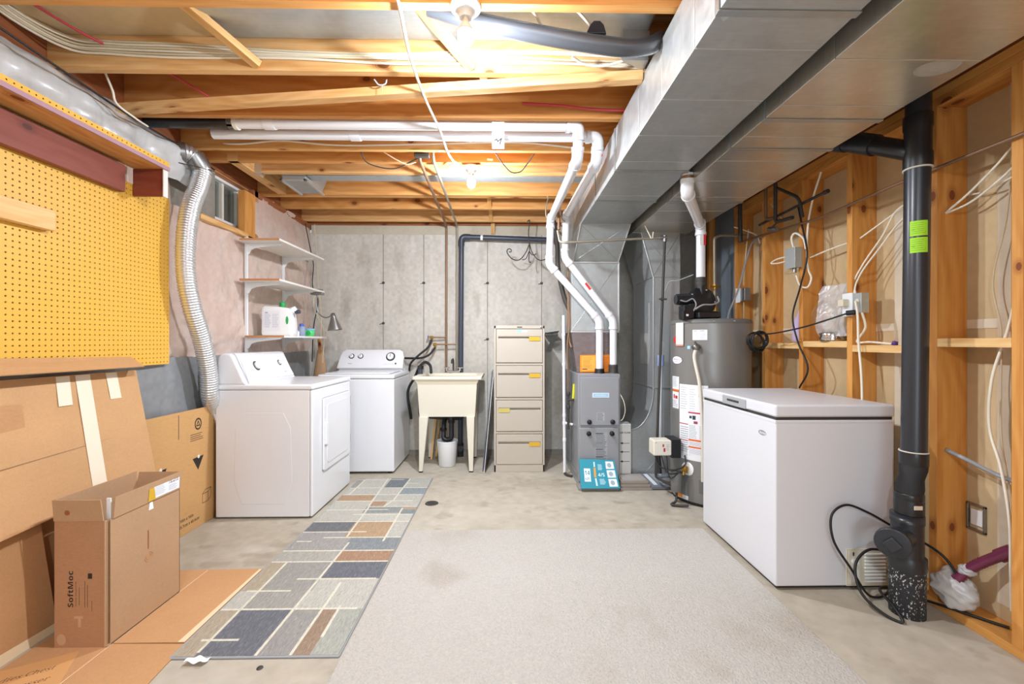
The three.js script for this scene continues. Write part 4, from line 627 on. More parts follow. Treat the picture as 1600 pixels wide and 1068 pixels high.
// ================================================================ filing cabinet
{
  const o = thing('filing_cabinet', 'tall beige four drawer metal filing cabinet against the back wall', 'cabinet', V(0.14, 0, -4.25));
  const x0 = -0.095, x1 = 0.373, z0 = -3.97, z1 = -4.56, H = 1.352;
  part(o, 'body', [box(x0, 0, z1, x0 + 0.018, H, z0, 0.003), box(x1 - 0.018, 0, z1, x1, H, z0, 0.003), box(x0, 1.322, z1, x1, H, z0, 0.003), box(x0, 0, z1, x1, 0.068, z0, 0.003), box(x0, 0, z1, x1, H, z1 + 0.01, 0.001), ...[0.352, 0.665, 0.984].map(y => box(x0, y, z1, x1, y + 0.022, z0 - 0.004, 0.002))], M.cab);
  [[0.072, 0.347], [0.378, 0.66], [0.692, 0.98], [1.01, 1.318]].forEach(([a, b], i) => {
    const d = part(o, 'drawer', [box(x0 + 0.021, a, z1 + 0.05, x1 - 0.021, b, z0 - 0.014, 0.002), box(x0 + 0.021, a, z0 - 0.016, x1 - 0.021, b - 0.085, z0 + 0.004, 0.003, 2), box(x0 + 0.021, b - 0.066, z0 - 0.016, x1 - 0.021, b, z0 + 0.004, 0.003, 2), box(x0 + 0.021, b - 0.09, z0 - 0.016, x0 + 0.04, b - 0.06, z0 + 0.004, 0.002), box(x1 - 0.04, b - 0.09, z0 - 0.016, x1 - 0.021, b - 0.06, z0 + 0.004, 0.002)], M.cab);
    part(d, 'pull_lip', box(x0 + 0.04, b - 0.072, z0 - 0.006, x1 - 0.04, b - 0.066, z0 + 0.009, 0.002), M.cabD);
    const L = i === 1; part(d, 'label_holder', box(L ? x0 + 0.042 : x1 - 0.145, b - 0.108, z0 + 0.003, L ? x0 + 0.145 : x1 - 0.042, b - 0.07, z0 + 0.009, 0.001), L ? M.yellowP : M.yellow, L ? 'dull yellow label holder at left' : 'yellow label holder at right');
  });
  part(o, 'nameplate', box(0.118, 1.333, z0, 0.165, 1.342, z0 + 0.002, 0.0005), M.iron); part(o, 'lock', aim(lathe([[0, 0.006], [0.01, 0.005], [0.011, 0]].reverse(), 16), V(0.342, 1.338, z0), V(0, 0, 1)), M.steel);
  part(o, 'sticker', box(0.115, 1.285, z0 + 0.0035, 0.16, 1.318, z0 + 0.0045, 0), mt(0x9fd8b8, 0.6), 'mint green sticker'); part(o, 'sticker', box(0.16, 1.29, z0 + 0.0035, 0.21, 1.31, z0 + 0.0045, 0), M.white2);
}
// ================================================================ furnace
{
  const o = thing('furnace', 'grey gas furnace with black knobs under the white vent pipes', 'furnace', V(0.8, 0, -3.97));
  const x0 = 0.618, x1 = 0.974, z0 = -3.6, z1 = -4.33;
  part(o, 'cabinet', box(x0, 0.02, z1, x1, 0.93, z0, 0.004, 2), M.furn);
  part(o, 'base', box(x0 - 0.004, 0, z1, x1 + 0.004, 0.022, z0 + 0.002), M.furn);
  part(o, 'side_seam', [box(x0 - 0.003, 0.06, -4.0, x0, 0.9, -3.99), box(x0 - 0.006, 0.07, -4.3, x0, 0.1, -3.62), box(x0 - 0.002, 0.47, -4.3, x0, 0.476, -3.62)], M.galvD);
  const up = part(o, 'upper_door', box(x0 + 0.018, 0.5, z0, x1 - 0.012, 0.905, z0 + 0.018, 0.008, 3), M.furn), lo = part(o, 'lower_door', box(x0 + 0.006, 0.03, z0, x1 - 0.012, 0.482, z0 + 0.016, 0.008, 3), M.furn);
  for (const [p, x, y] of [[up, 0.709, 0.533], [up, 0.904, 0.533], [lo, 0.704, 0.437], [lo, 0.898, 0.437]]) part(p, 'knob', aim(lathe([[0, 0.03], [0.017, 0.029], [0.02, 0.02], [0.019, 0.006], [0.012, 0], [0, 0]].reverse(), 20), V(x, y, z0 + 0.016), V(0, 0, 1)), M.black);
  const bt = cv(256, 96, g => { g.fillStyle = '#e6f0f4'; g.fillRect(0, 0, 256, 96); g.fillStyle = '#a9cfe8'; g.fillRect(10, 10, 236, 76); g.fillStyle = '#e8f4fa'; g.font = 'italic 44px sans-serif'; g.fillText('Comfort', 40, 64); });
  part(up, 'badge', box(0.736, 0.735, z0 + 0.017, 0.877, 0.775, z0 + 0.0195, 0.0005).clone(), mt(0xdce8ee, 0.4)); part(up, 'badge_print', at(new THREE.PlaneGeometry(0.137, 0.037), 0.8065, 0.755, z0 + 0.0202), flat(bt, 0.4), 'pale blue badge');
  const tt = cv(128, 128, g => { g.fillStyle = '#b4b6b8'; g.fillRect(0, 0, 128, 128); lines(g, 8, 8, 110, 12, 10, 4, '#55585c'); });
  part(up, 'rating_label', at(new THREE.PlaneGeometry(0.065, 0.07), 0.805, 0.575, z0 + 0.0186), flat(tt));
  const t2 = cv(256, 640, g => { g.fillStyle = '#a2a5a8'; g.fillRect(0, 0, 256, 640); lines(g, 10, 10, 236, 30, 21, 8, '#5a5d62'); g.fillStyle = '#3c4046'; for (const y of [20, 200, 330, 480]) g.fillRect(10, y, 150, 10); });
  part(lo, 'instruction_label', at(new THREE.PlaneGeometry(0.1, 0.27), 0.812, 0.31, z0 + 0.0168), flat(t2));
  part(o, 'warning_card', slab(V(0.665, 0.935, -3.768), V(0.955, 0.935, -3.768), V(0.958, 1.09, -3.775), V(0.665, 1.085, -3.775), 0.002), mt(0xf29a24, 0.6), 'orange instruction card behind the pipes');
  const t3 = cv(256, 160, g => { g.fillStyle = '#f28c1c'; g.fillRect(0, 0, 256, 160); g.fillStyle = '#fbb14a'; g.fillRect(8, 8, 110, 140); lines(g, 20, 25, 80, 8, 14, 3, '#a85a10'); lines(g, 150, 25, 80, 8, 14, 3, '#a85a10'); g.fillStyle = '#222'; g.fillRect(14, 130, 40, 8); });
  { const g = new THREE.PlaneGeometry(0.283, 0.147); g.rotateX(-0.045); part(o, 'card_print', at(g, 0.81, 1.011, -3.7675), flat(t3)); }
  part(o, 'pipe_flange', [at(lathe([[0.034, 0.04], [0.04, 0.035], [0.042, 0], [0.05, 0]], 24), 0.826, 0.93, -3.72)], M.black); part(o, 'pipe_coupling', at(lathe([[0.034, 0.075], [0.04, 0.07], [0.04, 0.05], [0.037, 0.045], [0.04, 0.04], [0.04, 0.01], [0.045, 0]], 24), 0.946, 0.93, -3.72), M.iron);
  // cooling coil box and plenum above the furnace
  const c = thing('supply_plenum', 'galvanized coil box and tapered plenum rising from the furnace', 'duct', V(0.8, 0.93, -4.05));
  part(c, 'coil_box', hexa([V(0.64, 0.932, -3.78), V(0.972, 0.932, -3.78), V(0.972, 0.932, z1), V(0.64, 0.932, z1)], [V(0.594, 1.285, -3.8), V(1.0, 1.285, -3.8), V(1.0, 1.285, z1), V(0.594, 1.285, z1)]), mt(0x9c8e8e, 0.45, { metalness: 0.5, map: galvTex, roughnessMap: galvRough }));
  part(c, 'flange', box(0.588, 1.283, z1, 1.02, 1.297, -3.795, 0.002), M.cleat);
  part(c, 'plenum', box(0.594, 1.297, z1, 1.016, 1.905, -3.8, 0.003), M.galv);
  part(c, 'seam', [box(0.594, 1.897, -3.802, 1.018, 1.911, -3.79, 0.002), box(1.01, 1.297, -3.802, 1.022, 1.905, -3.79, 0.002)], M.cleat);
  part(c, 'transition', hexa([V(0.612, 1.911, -3.8), V(1.012, 1.911, -3.8), V(1.012, 1.911, z1), V(0.612, 1.911, z1)], [V(0.642, 2.189, -3.605), V(1.062, 2.189, -3.605), V(1.062, 2.189, z1), V(0.642, 2.189, z1)]), M.galvD);
  part(c, 'corner_seam', [rod(V(1.012, 1.911, -3.797), V(1.062, 2.189, -3.602), 0.006, 6), rod(V(0.612, 1.911, -3.797), V(0.642, 2.189, -3.602), 0.006, 6)], M.cleat);
  part(c, 'cross_break', [rod(V(0.612, 1.911, -3.7995), V(1.062, 2.189, -3.6045), 0.0025, 6), rod(V(1.012, 1.911, -3.7995), V(0.642, 2.189, -3.6045), 0.0025, 6), rod(V(0.594, 1.297, -3.7995), V(1.016, 1.905, -3.7995), 0.002, 6), rod(V(1.016, 1.297, -3.7995), V(0.594, 1.905, -3.7995), 0.002, 6)], M.galvD);
  // little side plumbing
  const g = thing('furnace_gas_line', 'dark pipe with yellow tagged valve at the furnace left side', 'pipe', V(0.57, 0.4, -3.85));
  part(g, 'drop', rod(V(0.572, 0.75, -3.84), V(0.572, 0.42, -3.84), 0.011), M.iron); part(g, 'drop', wire([V(0.575, 1.6, -3.86), V(0.585, 1.4, -3.85), V(0.565, 1.15, -3.84), V(0.572, 0.95, -3.84), V(0.572, 0.75, -3.84)], 0.008), M.cop, 'thin copper tail'); for (const y of [0.6, 0.72]) part(g, 'union', at(lathe([[0.011, 0], [0.018, 0.006], [0.018, 0.03], [0.011, 0.036]], 12), 0.572, y, -3.84), M.iron);
  part(g, 'inlet', rod(V(0.572, 0.685, -3.84), V(0.62, 0.685, -3.8), 0.011), M.iron); part(g, 'valve_handle', slab(V(0.598, 0.7, -3.8), V(0.615, 0.7, -3.8), V(0.622, 0.83, -3.79), V(0.606, 0.83, -3.79), 0.006), mt(0xe4e020, 0.5), 'lime yellow lever');
  const w = thing('condensate_pipe', 'slim white plastic drain pipe standing left of the furnace', 'pipe', V(0.55, 0, -3.88));
  part(w, 'pipe', rod(V(0.545, 0.02, -3.88), V(0.535, 1.44, -3.88), 0.0135, 16), M.pvc); for (const y of [0.3, 0.45, 0.52, 1.25, 0.98]) part(w, 'joint', at(lathe([[0.0135, 0], [0.017, 0.003], [0.017, 0.03], [0.0135, 0.033]], 16), 0.545 - y * 0.007, y, -3.88), M.pvc);
  part(w, 'branch', rod(V(0.542, 0.47, -3.88), V(0.615, 0.46, -3.85), 0.011), M.pvc); part(w, 'foot_elbow', wire([V(0.545, 0.02, -3.88), V(0.56, 0.012, -3.84), V(0.6, 0.012, -3.8)], 0.012), M.iron);
  single('refrigerant_line', 'black foam wrapped line dropping behind the white vent pipes', 'pipe', [wire([V(0.47, 2.36, -4.1), V(0.5, 2.1, -4.05), V(0.5, 1.9, -4.0), V(0.56, 1.6, -3.98), V(0.6, 1.5, -3.97)], 0.022, 40, 10)], M.iron);
  single('refrigerant_line', 'thin bare copper line beside the plenum left edge', 'pipe', [pipe([V(0.5, 2.2, -3.9), V(0.57, 2.1, -3.86), V(0.575, 1.35, -3.85), V(0.585, 1.2, -3.85), V(0.6, 1.15, -3.83)], 0.009, 0.05)], M.cop);
  single('sight_wire', 'thin white wire dangling along the right edge of the furnace', 'wire', wire([V(0.976, 0.76, -3.6), V(1.0, 0.7, -3.58), V(1.01, 0.62, -3.58), V(0.99, 0.55, -3.59), V(0.978, 0.54, -3.6)], 0.003), M.wireW);
  single('galvanized_bracket', 'angled steel bracket on the back wall left of the furnace', 'bracket', [slab(V(0.42, 1.285, -4.6), V(0.56, 1.285, -4.6), V(0.56, 1.32, -4.35), V(0.42, 1.3, -4.35), 0.004), slab(V(0.45, 1.1, -4.6), V(0.5, 1.1, -4.6), V(0.55, 1.285, -4.36), V(0.5, 1.285, -4.36), 0.004)], M.galv);
}
// ================================================================ ducts overhead
function duct(name, label, x0, x1, y0, y1, cuts, cleats, mat) {
  const o = thing(name, label, 'duct', V((x0 + x1) / 2, y0, -2));
  for (let i = 0; i < cuts.length - 1; i++) part(o, 'duct_section', box(x0, y0, -cuts[i + 1] + 0.0008, x1, y1, -cuts[i] - 0.0008, 0.003), mat);
  for (const z of cuts.slice(1, -1)) part(o, 'seam', [box(x0 + 0.004, y0 - 0.002, -z - 0.003, x1 - 0.004, y0 + 0.001, -z + 0.003, 0.001)], M.cleat);
  for (const z of cleats) part(o, 'drive_cleat', [box(x0 - 0.004, y0 - 0.005, -z - 0.013, x1 + 0.004, y0, -z + 0.013, 0.002), box(x0 - 0.005, y0 - 0.005, -z - 0.013, x0, y1, -z + 0.013, 0.002), box(x1, y0 - 0.005, -z - 0.013, x1 + 0.005, y1, -z + 0.013, 0.002), slab(V(x0 + 0.01, y0 - 0.002, -z - 0.012), V(x0 + 0.03, y0 - 0.006, -z - 0.03), V(x0 + 0.04, y0 - 0.004, -z - 0.012), V(x0 + 0.03, y0 - 0.002, -z - 0.005), 0.001)], M.galvD);
  return o;
}
duct('supply_trunk_duct', 'wide bright galvanized supply duct running along the ceiling', 0.642, 1.066, 2.19, 2.435, [-1.2, -0.6, 0, 0.6, 1.0, 1.28, 1.44, 1.746, 2.05, 2.35, 2.48, 2.9, 3.6, 4.33], [1.28, 2.48, 3.02, 0.3], M.galv);
const RT = duct('return_trunk_duct', 'lower wide galvanized return duct beside the stud wall', 1.11, 1.615, 2.15, 2.42, [-1.2, -0.6, 0, 0.6, 1.0, 1.425, 1.706, 1.82, 1.97, 2.10, 2.24, 2.52, 2.8, 3.1, 3.4, 3.72, 4.3], [1.82, 2.1, 2.9], M.galvS);
part(RT, 'sealant_patch', at(lathe([[0, -0.0015], [0.05, -0.001], [0.07, 0]], 28).scale(1, 1, 0.7), 1.5, 2.1495, -1.465), mt(0xb8b2a6, 0.7, { map: grimeTex }), 'pale oval smear of sealant');
{ const o = thing('return_drop_duct', 'galvanized return drop with curved boot between furnace and tank', 'duct', V(1.3, 0.02, -4));
  const zf = -3.72, zb = -4.3;
  part(o, 'taper', hexa([V(1.294, 1.768, zf), V(1.533, 1.768, zf), V(1.533, 1.768, zb), V(1.294, 1.768, zb)], [V(1.19, 2.149, zf), V(1.53, 2.149, zf), V(1.53, 2.149, zb), V(1.19, 2.149, zb)]), M.galvL);
  part(o, 'shaft', box(1.297, 0.8, zb, 1.53, 1.762, zf, 0.003), M.galvL);
  part(o, 'collar', [box(1.292, 1.76, zb, 1.536, 1.77, zf + 0.004, 0.002), box(1.29, 0.795, zb, 1.536, 0.808, zf + 0.006, 0.002)], M.cleat);
  const curve = []; for (let i = 0; i <= 10; i++) { const a = i / 10 * Math.PI / 2; curve.push([1.1 + 0.197 * Math.sin(a), 0.8 - 0.36 * Math.cos(a)]); }
  part(o, 'boot', at(crease(prism([[1.1, 0.02], [1.53, 0.02], [1.53, 0.795], ...curve.slice().reverse()], 0.58), 0.5), 0, 0, zb), M.galvL);
  part(o, 'boot_seam', sweep(curve.map(([x, y]) => V(x, y, zf + 0.003)), 0.006, 6), M.cleat);
  part(o, 'corner_seam', [rod(V(1.294, 1.768, zf), V(1.19, 2.149, zf), 0.006, 6), rod(V(1.297, 1.765, zf), V(1.297, 0.8, zf), 0.005, 6)], M.cleat);
  part(o, 'cross_break', [rod(V(1.294, 1.768, zf), V(1.53, 2.149, zf), 0.0025, 6), rod(V(1.533, 1.768, zf), V(1.19, 2.149, zf), 0.0025, 6), rod(V(1.53, 0.42, zf), V(1.2, 0.03, zf), 0.0025, 6)], M.galvD);
  part(o, 'tape_patch', [sheet(V(1.2965, 1.0, -3.8), V(0, 0, -0.28), V(0, 0.28, 0), 12, 12, (s, t) => -0.003 * fbm(s, t, 6, 6)), box(1.2945, 1.2, -3.84, 1.297, 1.55, -3.83, 0)].map(g => g), M.poly, 'pale smeared sealant patch');
  const f = thing('filter_rack', 'narrow white filter door marked AIR FLOW right of the furnace', 'filter door', V(1.03, 0.02, -3.66));
  const t = cv(128, 512, g => { g.fillStyle = '#dcdad4'; g.fillRect(0, 0, 128, 512); g.fillStyle = '#222'; g.font = 'italic bold 26px sans-serif'; g.fillText('AIR FLOW', 2, 90); for (const y of [190, 280, 380]) { g.fillRect(40, y - 2, 75, 5); g.beginPath(); g.moveTo(8, y); g.lineTo(42, y - 12); g.lineTo(42, y + 12); g.fill(); } });
  part(f, 'door', box(0.98, 0.02, -3.78, 1.085, 0.5, -3.665, 0.003), M.vinyl); part(f, 'print', at(new THREE.PlaneGeometry(0.1, 0.42), 1.032, 0.28, -3.6642), flat(t)); part(f, 'rack', box(0.976, 0.02, -4.28, 1.098, 0.44, -3.785, 0.002), M.galvD); }
// ================================================================ white vent pipes
function pvcRun(name, label, p, joints, m = M.pvc, r = 0.03) {
  const o = thing(name, label, 'pipe', p[Math.floor(p.length / 2)].clone());
  part(o, 'pipe', sweep(fillet(p, 0.05), r, 20), m);
  for (let i = 1; i < p.length - 1; i++) { const a = p[i].clone().add(p[i - 1].clone().sub(p[i]).setLength(0.075)), b = p[i].clone().add(p[i + 1].clone().sub(p[i]).setLength(0.075)); part(o, 'elbow', [sweep(fillet([a, p[i], b], 0.05), r + 0.0045, 20), rod(a, a.clone().lerp(p[i], 0.3), r + 0.008, 20), rod(b, b.clone().lerp(p[i], 0.3), r + 0.008, 20)], m); }
  for (const [q, d] of joints) part(o, 'coupling', aim(lathe([[r, -0.03], [r + 0.005, -0.03], [r + 0.005, 0.03], [r, 0.03]], 20), q, d), m);
  return o;
}
{
  const a = pvcRun('vent_pipe', 'white plastic vent pipe with lower elbow entering the furnace at left', [V(-1.56, 2.457, -2.5), V(0.435, 2.457, -2.5), V(0.435, 2.28, -2.56), V(0.4, 2.26, -3.72), V(0.39, 1.87, -3.72), V(0.8, 1.41, -3.72), V(0.826, 1.36, -3.72), V(0.826, 0.945, -3.72)].filter((p, i) => i !== 6).map((p, i) => i === 5 ? V(0.826, 1.385, -3.72) : p), [[V(-1.35, 2.457, -2.5), V(1, 0, 0)]]);
  part(a, 'hanger_tag', box(-0.07, 2.3, -2.455, 0.0, 2.48, -2.452, 0.0005), M.paper); const t = cv(64, 160, g => { g.fillStyle = '#f0eeea'; g.fillRect(0, 0, 64, 160); lines(g, 8, 8, 44, 9, 9, 3, '#999'); g.strokeStyle = '#333'; g.lineWidth = 5; g.beginPath(); g.moveTo(12, 120); g.lineTo(24, 112); g.lineTo(30, 124); g.lineTo(50, 108); g.lineTo(40, 140); g.stroke(); });
  part(a, 'tag_print', at(new THREE.PlaneGeometry(0.068, 0.175), -0.035, 2.39, -2.4515), flat(t), 'white paper tag with a scribble');
  const b = pvcRun('vent_pipe', 'white plastic vent pipe with red sticker entering the furnace at right', [V(-1.75, 2.452, -2.62), V(0.575, 2.452, -2.62), V(0.575, 2.32, -2.68), V(0.535, 2.29, -3.72), V(0.526, 1.93, -3.72), V(0.946, 1.385, -3.72), V(0.946, 0.945, -3.72)], [[V(-0.9, 2.452, -2.62), V(1, 0, 0)]]);
  { const p = V(0.72, 1.679, -3.72), d = V(0.42, -0.545, 0).normalize(); part(b, 'sticker', beam(p.clone().addScaledVector(d, -0.035).add(V(0, 0, 0.0285)), p.clone().addScaledVector(d, 0.035).add(V(0, 0, 0.0285)), 0.005, 0.02, V(d.y, -d.x, 0), 0), M.flag, 'red warning sticker'); part(b, 'sticker', box(0.585, 2.345, -2.648, 0.605, 2.37, -2.64, 0.001), M.flag, 'small red sticker'); }
  const c = pvcRun('drain_pipe', 'black plastic pipe in the joist bay joining the white vent pipe', [V(-2.05, 2.46, -2.5), V(-1.6, 2.457, -2.5)], [[V(-1.58, 2.457, -2.5), V(1, 0, 0)]], M.abs, 0.032); part(c, 'cap', rod(V(-1.58, 2.457, -2.5), V(-1.53, 2.457, -2.5), 0.037, 20), M.pvcY);
  for (const [x, l] of [[0.365, 'left'], [0.49, 'right']]) single('pipe_strap', `perforated hanger strap looped over the white vent pipe at ${l}`, 'strap', wire([V(x, 2.45, -3.68), V(x + 0.01, 2.44, -3.68), V(x - 0.01, 2.35, -3.67), V(x - 0.005, 2.27, -3.67), V(x + 0.03, 2.23, -3.68)], 0.005), M.copG);
}
// ================================================================ copper and black drain pipes on the back wall
single('copper_pipe', 'copper water pipe on the back wall, left of the pair', 'pipe', pipe([V(-0.57, 2.55, -2.88), V(-0.572, 2.43, -2.9), V(-0.612, 2.425, -4.565), V(-0.614, 0.86, -4.565)], 0.0115, 0.05, 12), M.cop);
single('copper_pipe', 'copper water pipe on the back wall, right of the pair', 'pipe', pipe([V(-0.48, 2.55, -2.88), V(-0.48, 2.43, -2.9), V(-0.498, 2.425, -4.54), V(-0.5, 0.86, -4.54)], 0.0105, 0.05, 12), M.copG);
{ const o = thing('waste_pipe', 'dark drain pipe across the top of the concrete wall and down', 'pipe', V(-0.46, 0.02, -4.53));
  part(o, 'pipe', sweep(fillet([V(0.52, 2.275, -4.53), V(-0.45, 2.305, -4.53), V(-0.462, 0.06, -4.53)], 0.07), 0.027, 18), M.navy); part(o, 'elbow', sweep(fillet([V(-0.36, 2.302, -4.53), V(-0.45, 2.305, -4.53), V(-0.451, 2.21, -4.53)], 0.07), 0.032, 18), M.navy);
  part(o, 'cleanout', [rod(V(-0.462, 0.0, -4.53), V(-0.462, 0.14, -4.53), 0.034), rod(V(-0.462, 0.4, -4.53), V(-0.462, 0.52, -4.53), 0.036), rod(V(-0.462, 0.46, -4.53), V(-0.52, 0.46, -4.4), 0.028), rod(V(-0.462, 0.1, -4.53), V(-0.455, 0.1, -4.44), 0.03)], M.absD); part(o, 'strap', rod(V(-0.25, 2.298, -4.53), V(-0.225, 2.297, -4.53), 0.029), M.pvc); }
{ const o = thing('scroll_bracket', 'wrought iron scroll plant hanger below the last joist', 'hanger', V(0.25, 2.0, -4.35));
  const spi = (cx, cy, r0, a0, a1, n, s) => { const q = []; for (let i = 0; i <= n; i++) { const t = i / n, a = lerp(a0, a1, t), r = r0 * (1 - 0.75 * t); q.push(V(cx + s * r * Math.cos(a), cy + r * Math.sin(a), -4.35)); } return q; };
  part(o, 'stem', wire([V(0.238, 2.44, -4.43), V(0.255, 2.43, -4.35), V(0.245, 2.3, -4.35), V(0.255, 2.15, -4.35), V(0.25, 2.02, -4.35), V(0.262, 2.0, -4.35), V(0.268, 2.02, -4.35)], 0.005), M.iron);
  for (const s of [-1, 1]) { part(o, 'scroll', wire([V(0.255, 2.2, -4.35), V(0.25 + s * 0.03, 2.11, -4.35), V(0.25 + s * 0.1, 2.03, -4.35), V(0.25 + s * 0.17, 2.04, -4.35), V(0.25 + s * 0.22, 2.1, -4.35), ...spi(0.25 + s * 0.195, 2.12, 0.028, 0, 5.5, 12, s)], 0.005, 60), M.iron); part(o, 'scroll', wire([V(0.252, 2.12, -4.35), V(0.25 + s * 0.03, 2.06, -4.35 + s * 0.1), V(0.25 + s * 0.06, 2.06, -4.35 + s * 0.15)], 0.004, 20), M.iron); } }
// ================================================================ gas line
{ const o = thing('gas_pipe', 'thin black iron gas pipe crossing the plenum and dropping beside the tank', 'pipe', V(1.3, 0.1, -3.5));
  part(o, 'run', pipe([V(0.44, 2.12, -3.55), V(0.455, 2.02, -3.52), V(0.49, 2.01, -3.5), V(1.315, 2.055, -3.5)], 0.0105, 0.03, 10), M.copG); part(o, 'drop', rod(V(1.315, 2.06, -3.5), V(1.24, 0.12, -3.5), 0.0105), M.iron); part(o, 'elbow', [rod(V(1.28, 2.053, -3.5), V(1.33, 2.056, -3.5), 0.016), rod(V(1.315, 2.07, -3.5), V(1.314, 2.02, -3.5), 0.016)], M.steel);
  part(o, 'tie', [rod(V(1.13, 2.19, -3.5), V(1.2, 2.045, -3.49), 0.005, 6), rod(V(1.22, 2.1, -3.5), V(1.21, 2.045, -3.49), 0.005, 6)], M.wireW); part(o, 'valve', [rod(V(1.252, 0.42, -3.5), V(1.249, 0.34, -3.5), 0.02), rod(V(1.225, 0.385, -3.48), V(1.275, 0.385, -3.48), 0.012)], M.steel); part(o, 'clip', rod(V(1.265, 1.55, -3.49), V(1.325, 1.55, -3.49), 0.008), M.steel); part(o, 'tail', pipe([V(1.241, 0.14, -3.5), V(1.24, 0.1, -3.5), V(1.24, 0.1, -3.45), V(1.3, 0.09, -3.3)], 0.0105, 0.03, 10), M.iron); }
single('copper_pipe', 'red valved copper stub hanging from the joists near the vent pipes', 'pipe', [pipe([V(0.46, 2.45, -3.6), V(0.455, 2.25, -3.58), V(0.452, 2.13, -3.56)], 0.012, 0.03)], M.cop);
// ================================================================ water heater
{
  const cx = 1.6, cz = -3.32, R = 0.288;
  const o = thing('water_heater', 'tall grey power vented water heater covered with labels', 'water heater', V(cx, 0, cz));
  part(o, 'tank', at(lathe([[0, 0.02], [R - 0.006, 0.02], [R, 0.028], [R, 1.35], [R - 0.012, 1.362], [0, 1.37]], 72), cx, 0, cz), M.tank);
  part(o, 'base_ring', at(lathe([[R - 0.02, 0], [R - 0.01, 0], [R - 0.01, 0.022]], 60), cx, 0, cz), M.rubber);
  part(o, 'top_rim', at(lathe([[R + 0.0005, 1.335], [R + 0.004, 1.338], [R + 0.004, 1.352], [R - 0.005, 1.366], [R - 0.02, 1.369]], 72), cx, 0, cz), M.tankD);
  const wrap = (t0, t1, y0, y1, m, name, label, d = 0.0012, parent = o) => { const g = new THREE.CylinderGeometry(R + d, R + d, y1 - y0, 16, 1, true, t0 * Math.PI / 180, (t1 - t0) * Math.PI / 180); return part(parent, name, at(g, cx, (y0 + y1) / 2, cz), m, label); };
  const on = (deg, y, d = 0) => V(cx + (R + d) * Math.sin(deg * Math.PI / 180), y, cz + (R + d) * Math.cos(deg * Math.PI / 180)), out = deg => V(Math.sin(deg * Math.PI / 180), 0, Math.cos(deg * Math.PI / 180));
  const doc = (w, h, f) => flat(cv(w, h, (g) => { g.fillStyle = '#eceef0'; g.fillRect(0, 0, w, h); f(g, w, h); }), 0.5);
  wrap(-92, -73, 0.69, 0.937, doc(128, 320, (g, w, h) => { lines(g, 10, 12, 100, 8, 12, 4, '#9aa'); g.fillStyle = '#e0742a'; g.fillRect(0, 128, w, 22); g.fillStyle = '#c03030'; g.fillRect(30, 180, 26, 40); g.fillRect(64, 190, 40, 30); lines(g, 10, 240, 100, 6, 11, 4, '#99a'); g.strokeStyle = '#333'; g.lineWidth = 3; g.strokeRect(2, 150, w - 4, h - 154); }), 'warning_label', 'white and orange warning label');
  wrap(-71.8, -28, 0.33, 0.885, doc(420, 512, (g, w, h) => { lines(g, 20, 20, 120, 10, 16, 4, '#b8bcc4'); lines(g, 170, 30, 90, 10, 16, 4, '#c4c8d0'); lines(g, 20, 290, 160, 12, 15, 5, '#a0a4ac'); g.fillStyle = '#b8304a'; g.fillRect(0, 268, 190, 6); g.fillRect(0, 380, 190, 6); g.fillStyle = '#333'; g.fillRect(150, 220, 9, 16); g.strokeStyle = '#aab'; g.strokeRect(120, 410, 60, 70); g.fillStyle = '#8a8f98'; g.fillRect(300, 60, 30, 20); g.fillRect(320, 160, 24, 14); }), 'instruction_sheet', 'large white instruction sheet');
  wrap(-56, -28, 0.47, 0.69, doc(300, 300, (g, w) => { g.fillStyle = '#b8304a'; g.fillRect(0, 6, w, 14); g.fillStyle = '#2c4048'; g.fillRect(20, 45, 40, 26); g.fillRect(70, 40, 50, 40); g.fillRect(220, 45, 60, 30); g.fillStyle = '#a04058'; g.fillRect(90, 95, 60, 26); lines(g, 14, 140, 130, 9, 15, 5, '#9aa'); lines(g, 175, 140, 110, 9, 15, 5, '#9aa'); }), 'caution_label', null, 0.0018);
  wrap(-55.5, -30, 0.37, 0.49, doc(300, 260, (g, w) => { g.fillStyle = '#e4682c'; g.fillRect(0, 6, w, 30); g.fillRect(0, 120, w, 26); lines(g, 14, 50, 260, 5, 13, 5, '#99a'); lines(g, 14, 160, 260, 6, 14, 5, '#aab'); }), 'caution_label', 'label with two orange bars', 0.0022);
  wrap(-78, -56, 0.03, 0.075, doc(160, 90, (g) => { g.fillStyle = '#f0912c'; g.fillRect(6, 6, 84, 78); lines(g, 98, 14, 50, 6, 12, 4, '#99a'); }), 'sticker', 'small orange and white sticker');
  const card = wrap(-78, -63, 1.17, 1.345, doc(100, 200, (g, w, h) => { g.fillStyle = '#efe7dc'; g.fillRect(0, 0, w, h); g.fillStyle = '#e0968a'; g.fillRect(0, 186, w, 14); g.fillStyle = '#b8b0a0'; g.fillRect(44, 8, 14, 5); lines(g, 14, 30, 70, 8, 17, 2, '#d0c8b8'); }), 'hang_card', 'cream hanging card', 0.01);
  part(o, 'emblem', aim(lathe([[0, 0.002], [0.03, 0.002], [0.032, 0]].reverse(), 24).scale(1, 1, 1.3), on(-79, 1.215), out(-79)), M.flag, 'red oval emblem behind the card');
  wrap(-49.3, -29, 1.214, 1.289, doc(240, 130, (g) => { lines(g, 14, 12, 80, 1, 10, 7, '#99a'); lines(g, 120, 12, 90, 1, 10, 7, '#99a'); lines(g, 14, 34, 90, 7, 13, 3, '#b8bcc0'); lines(g, 125, 34, 95, 7, 13, 3, '#b8bcc0'); }), 'paper_label', 'small white table label');
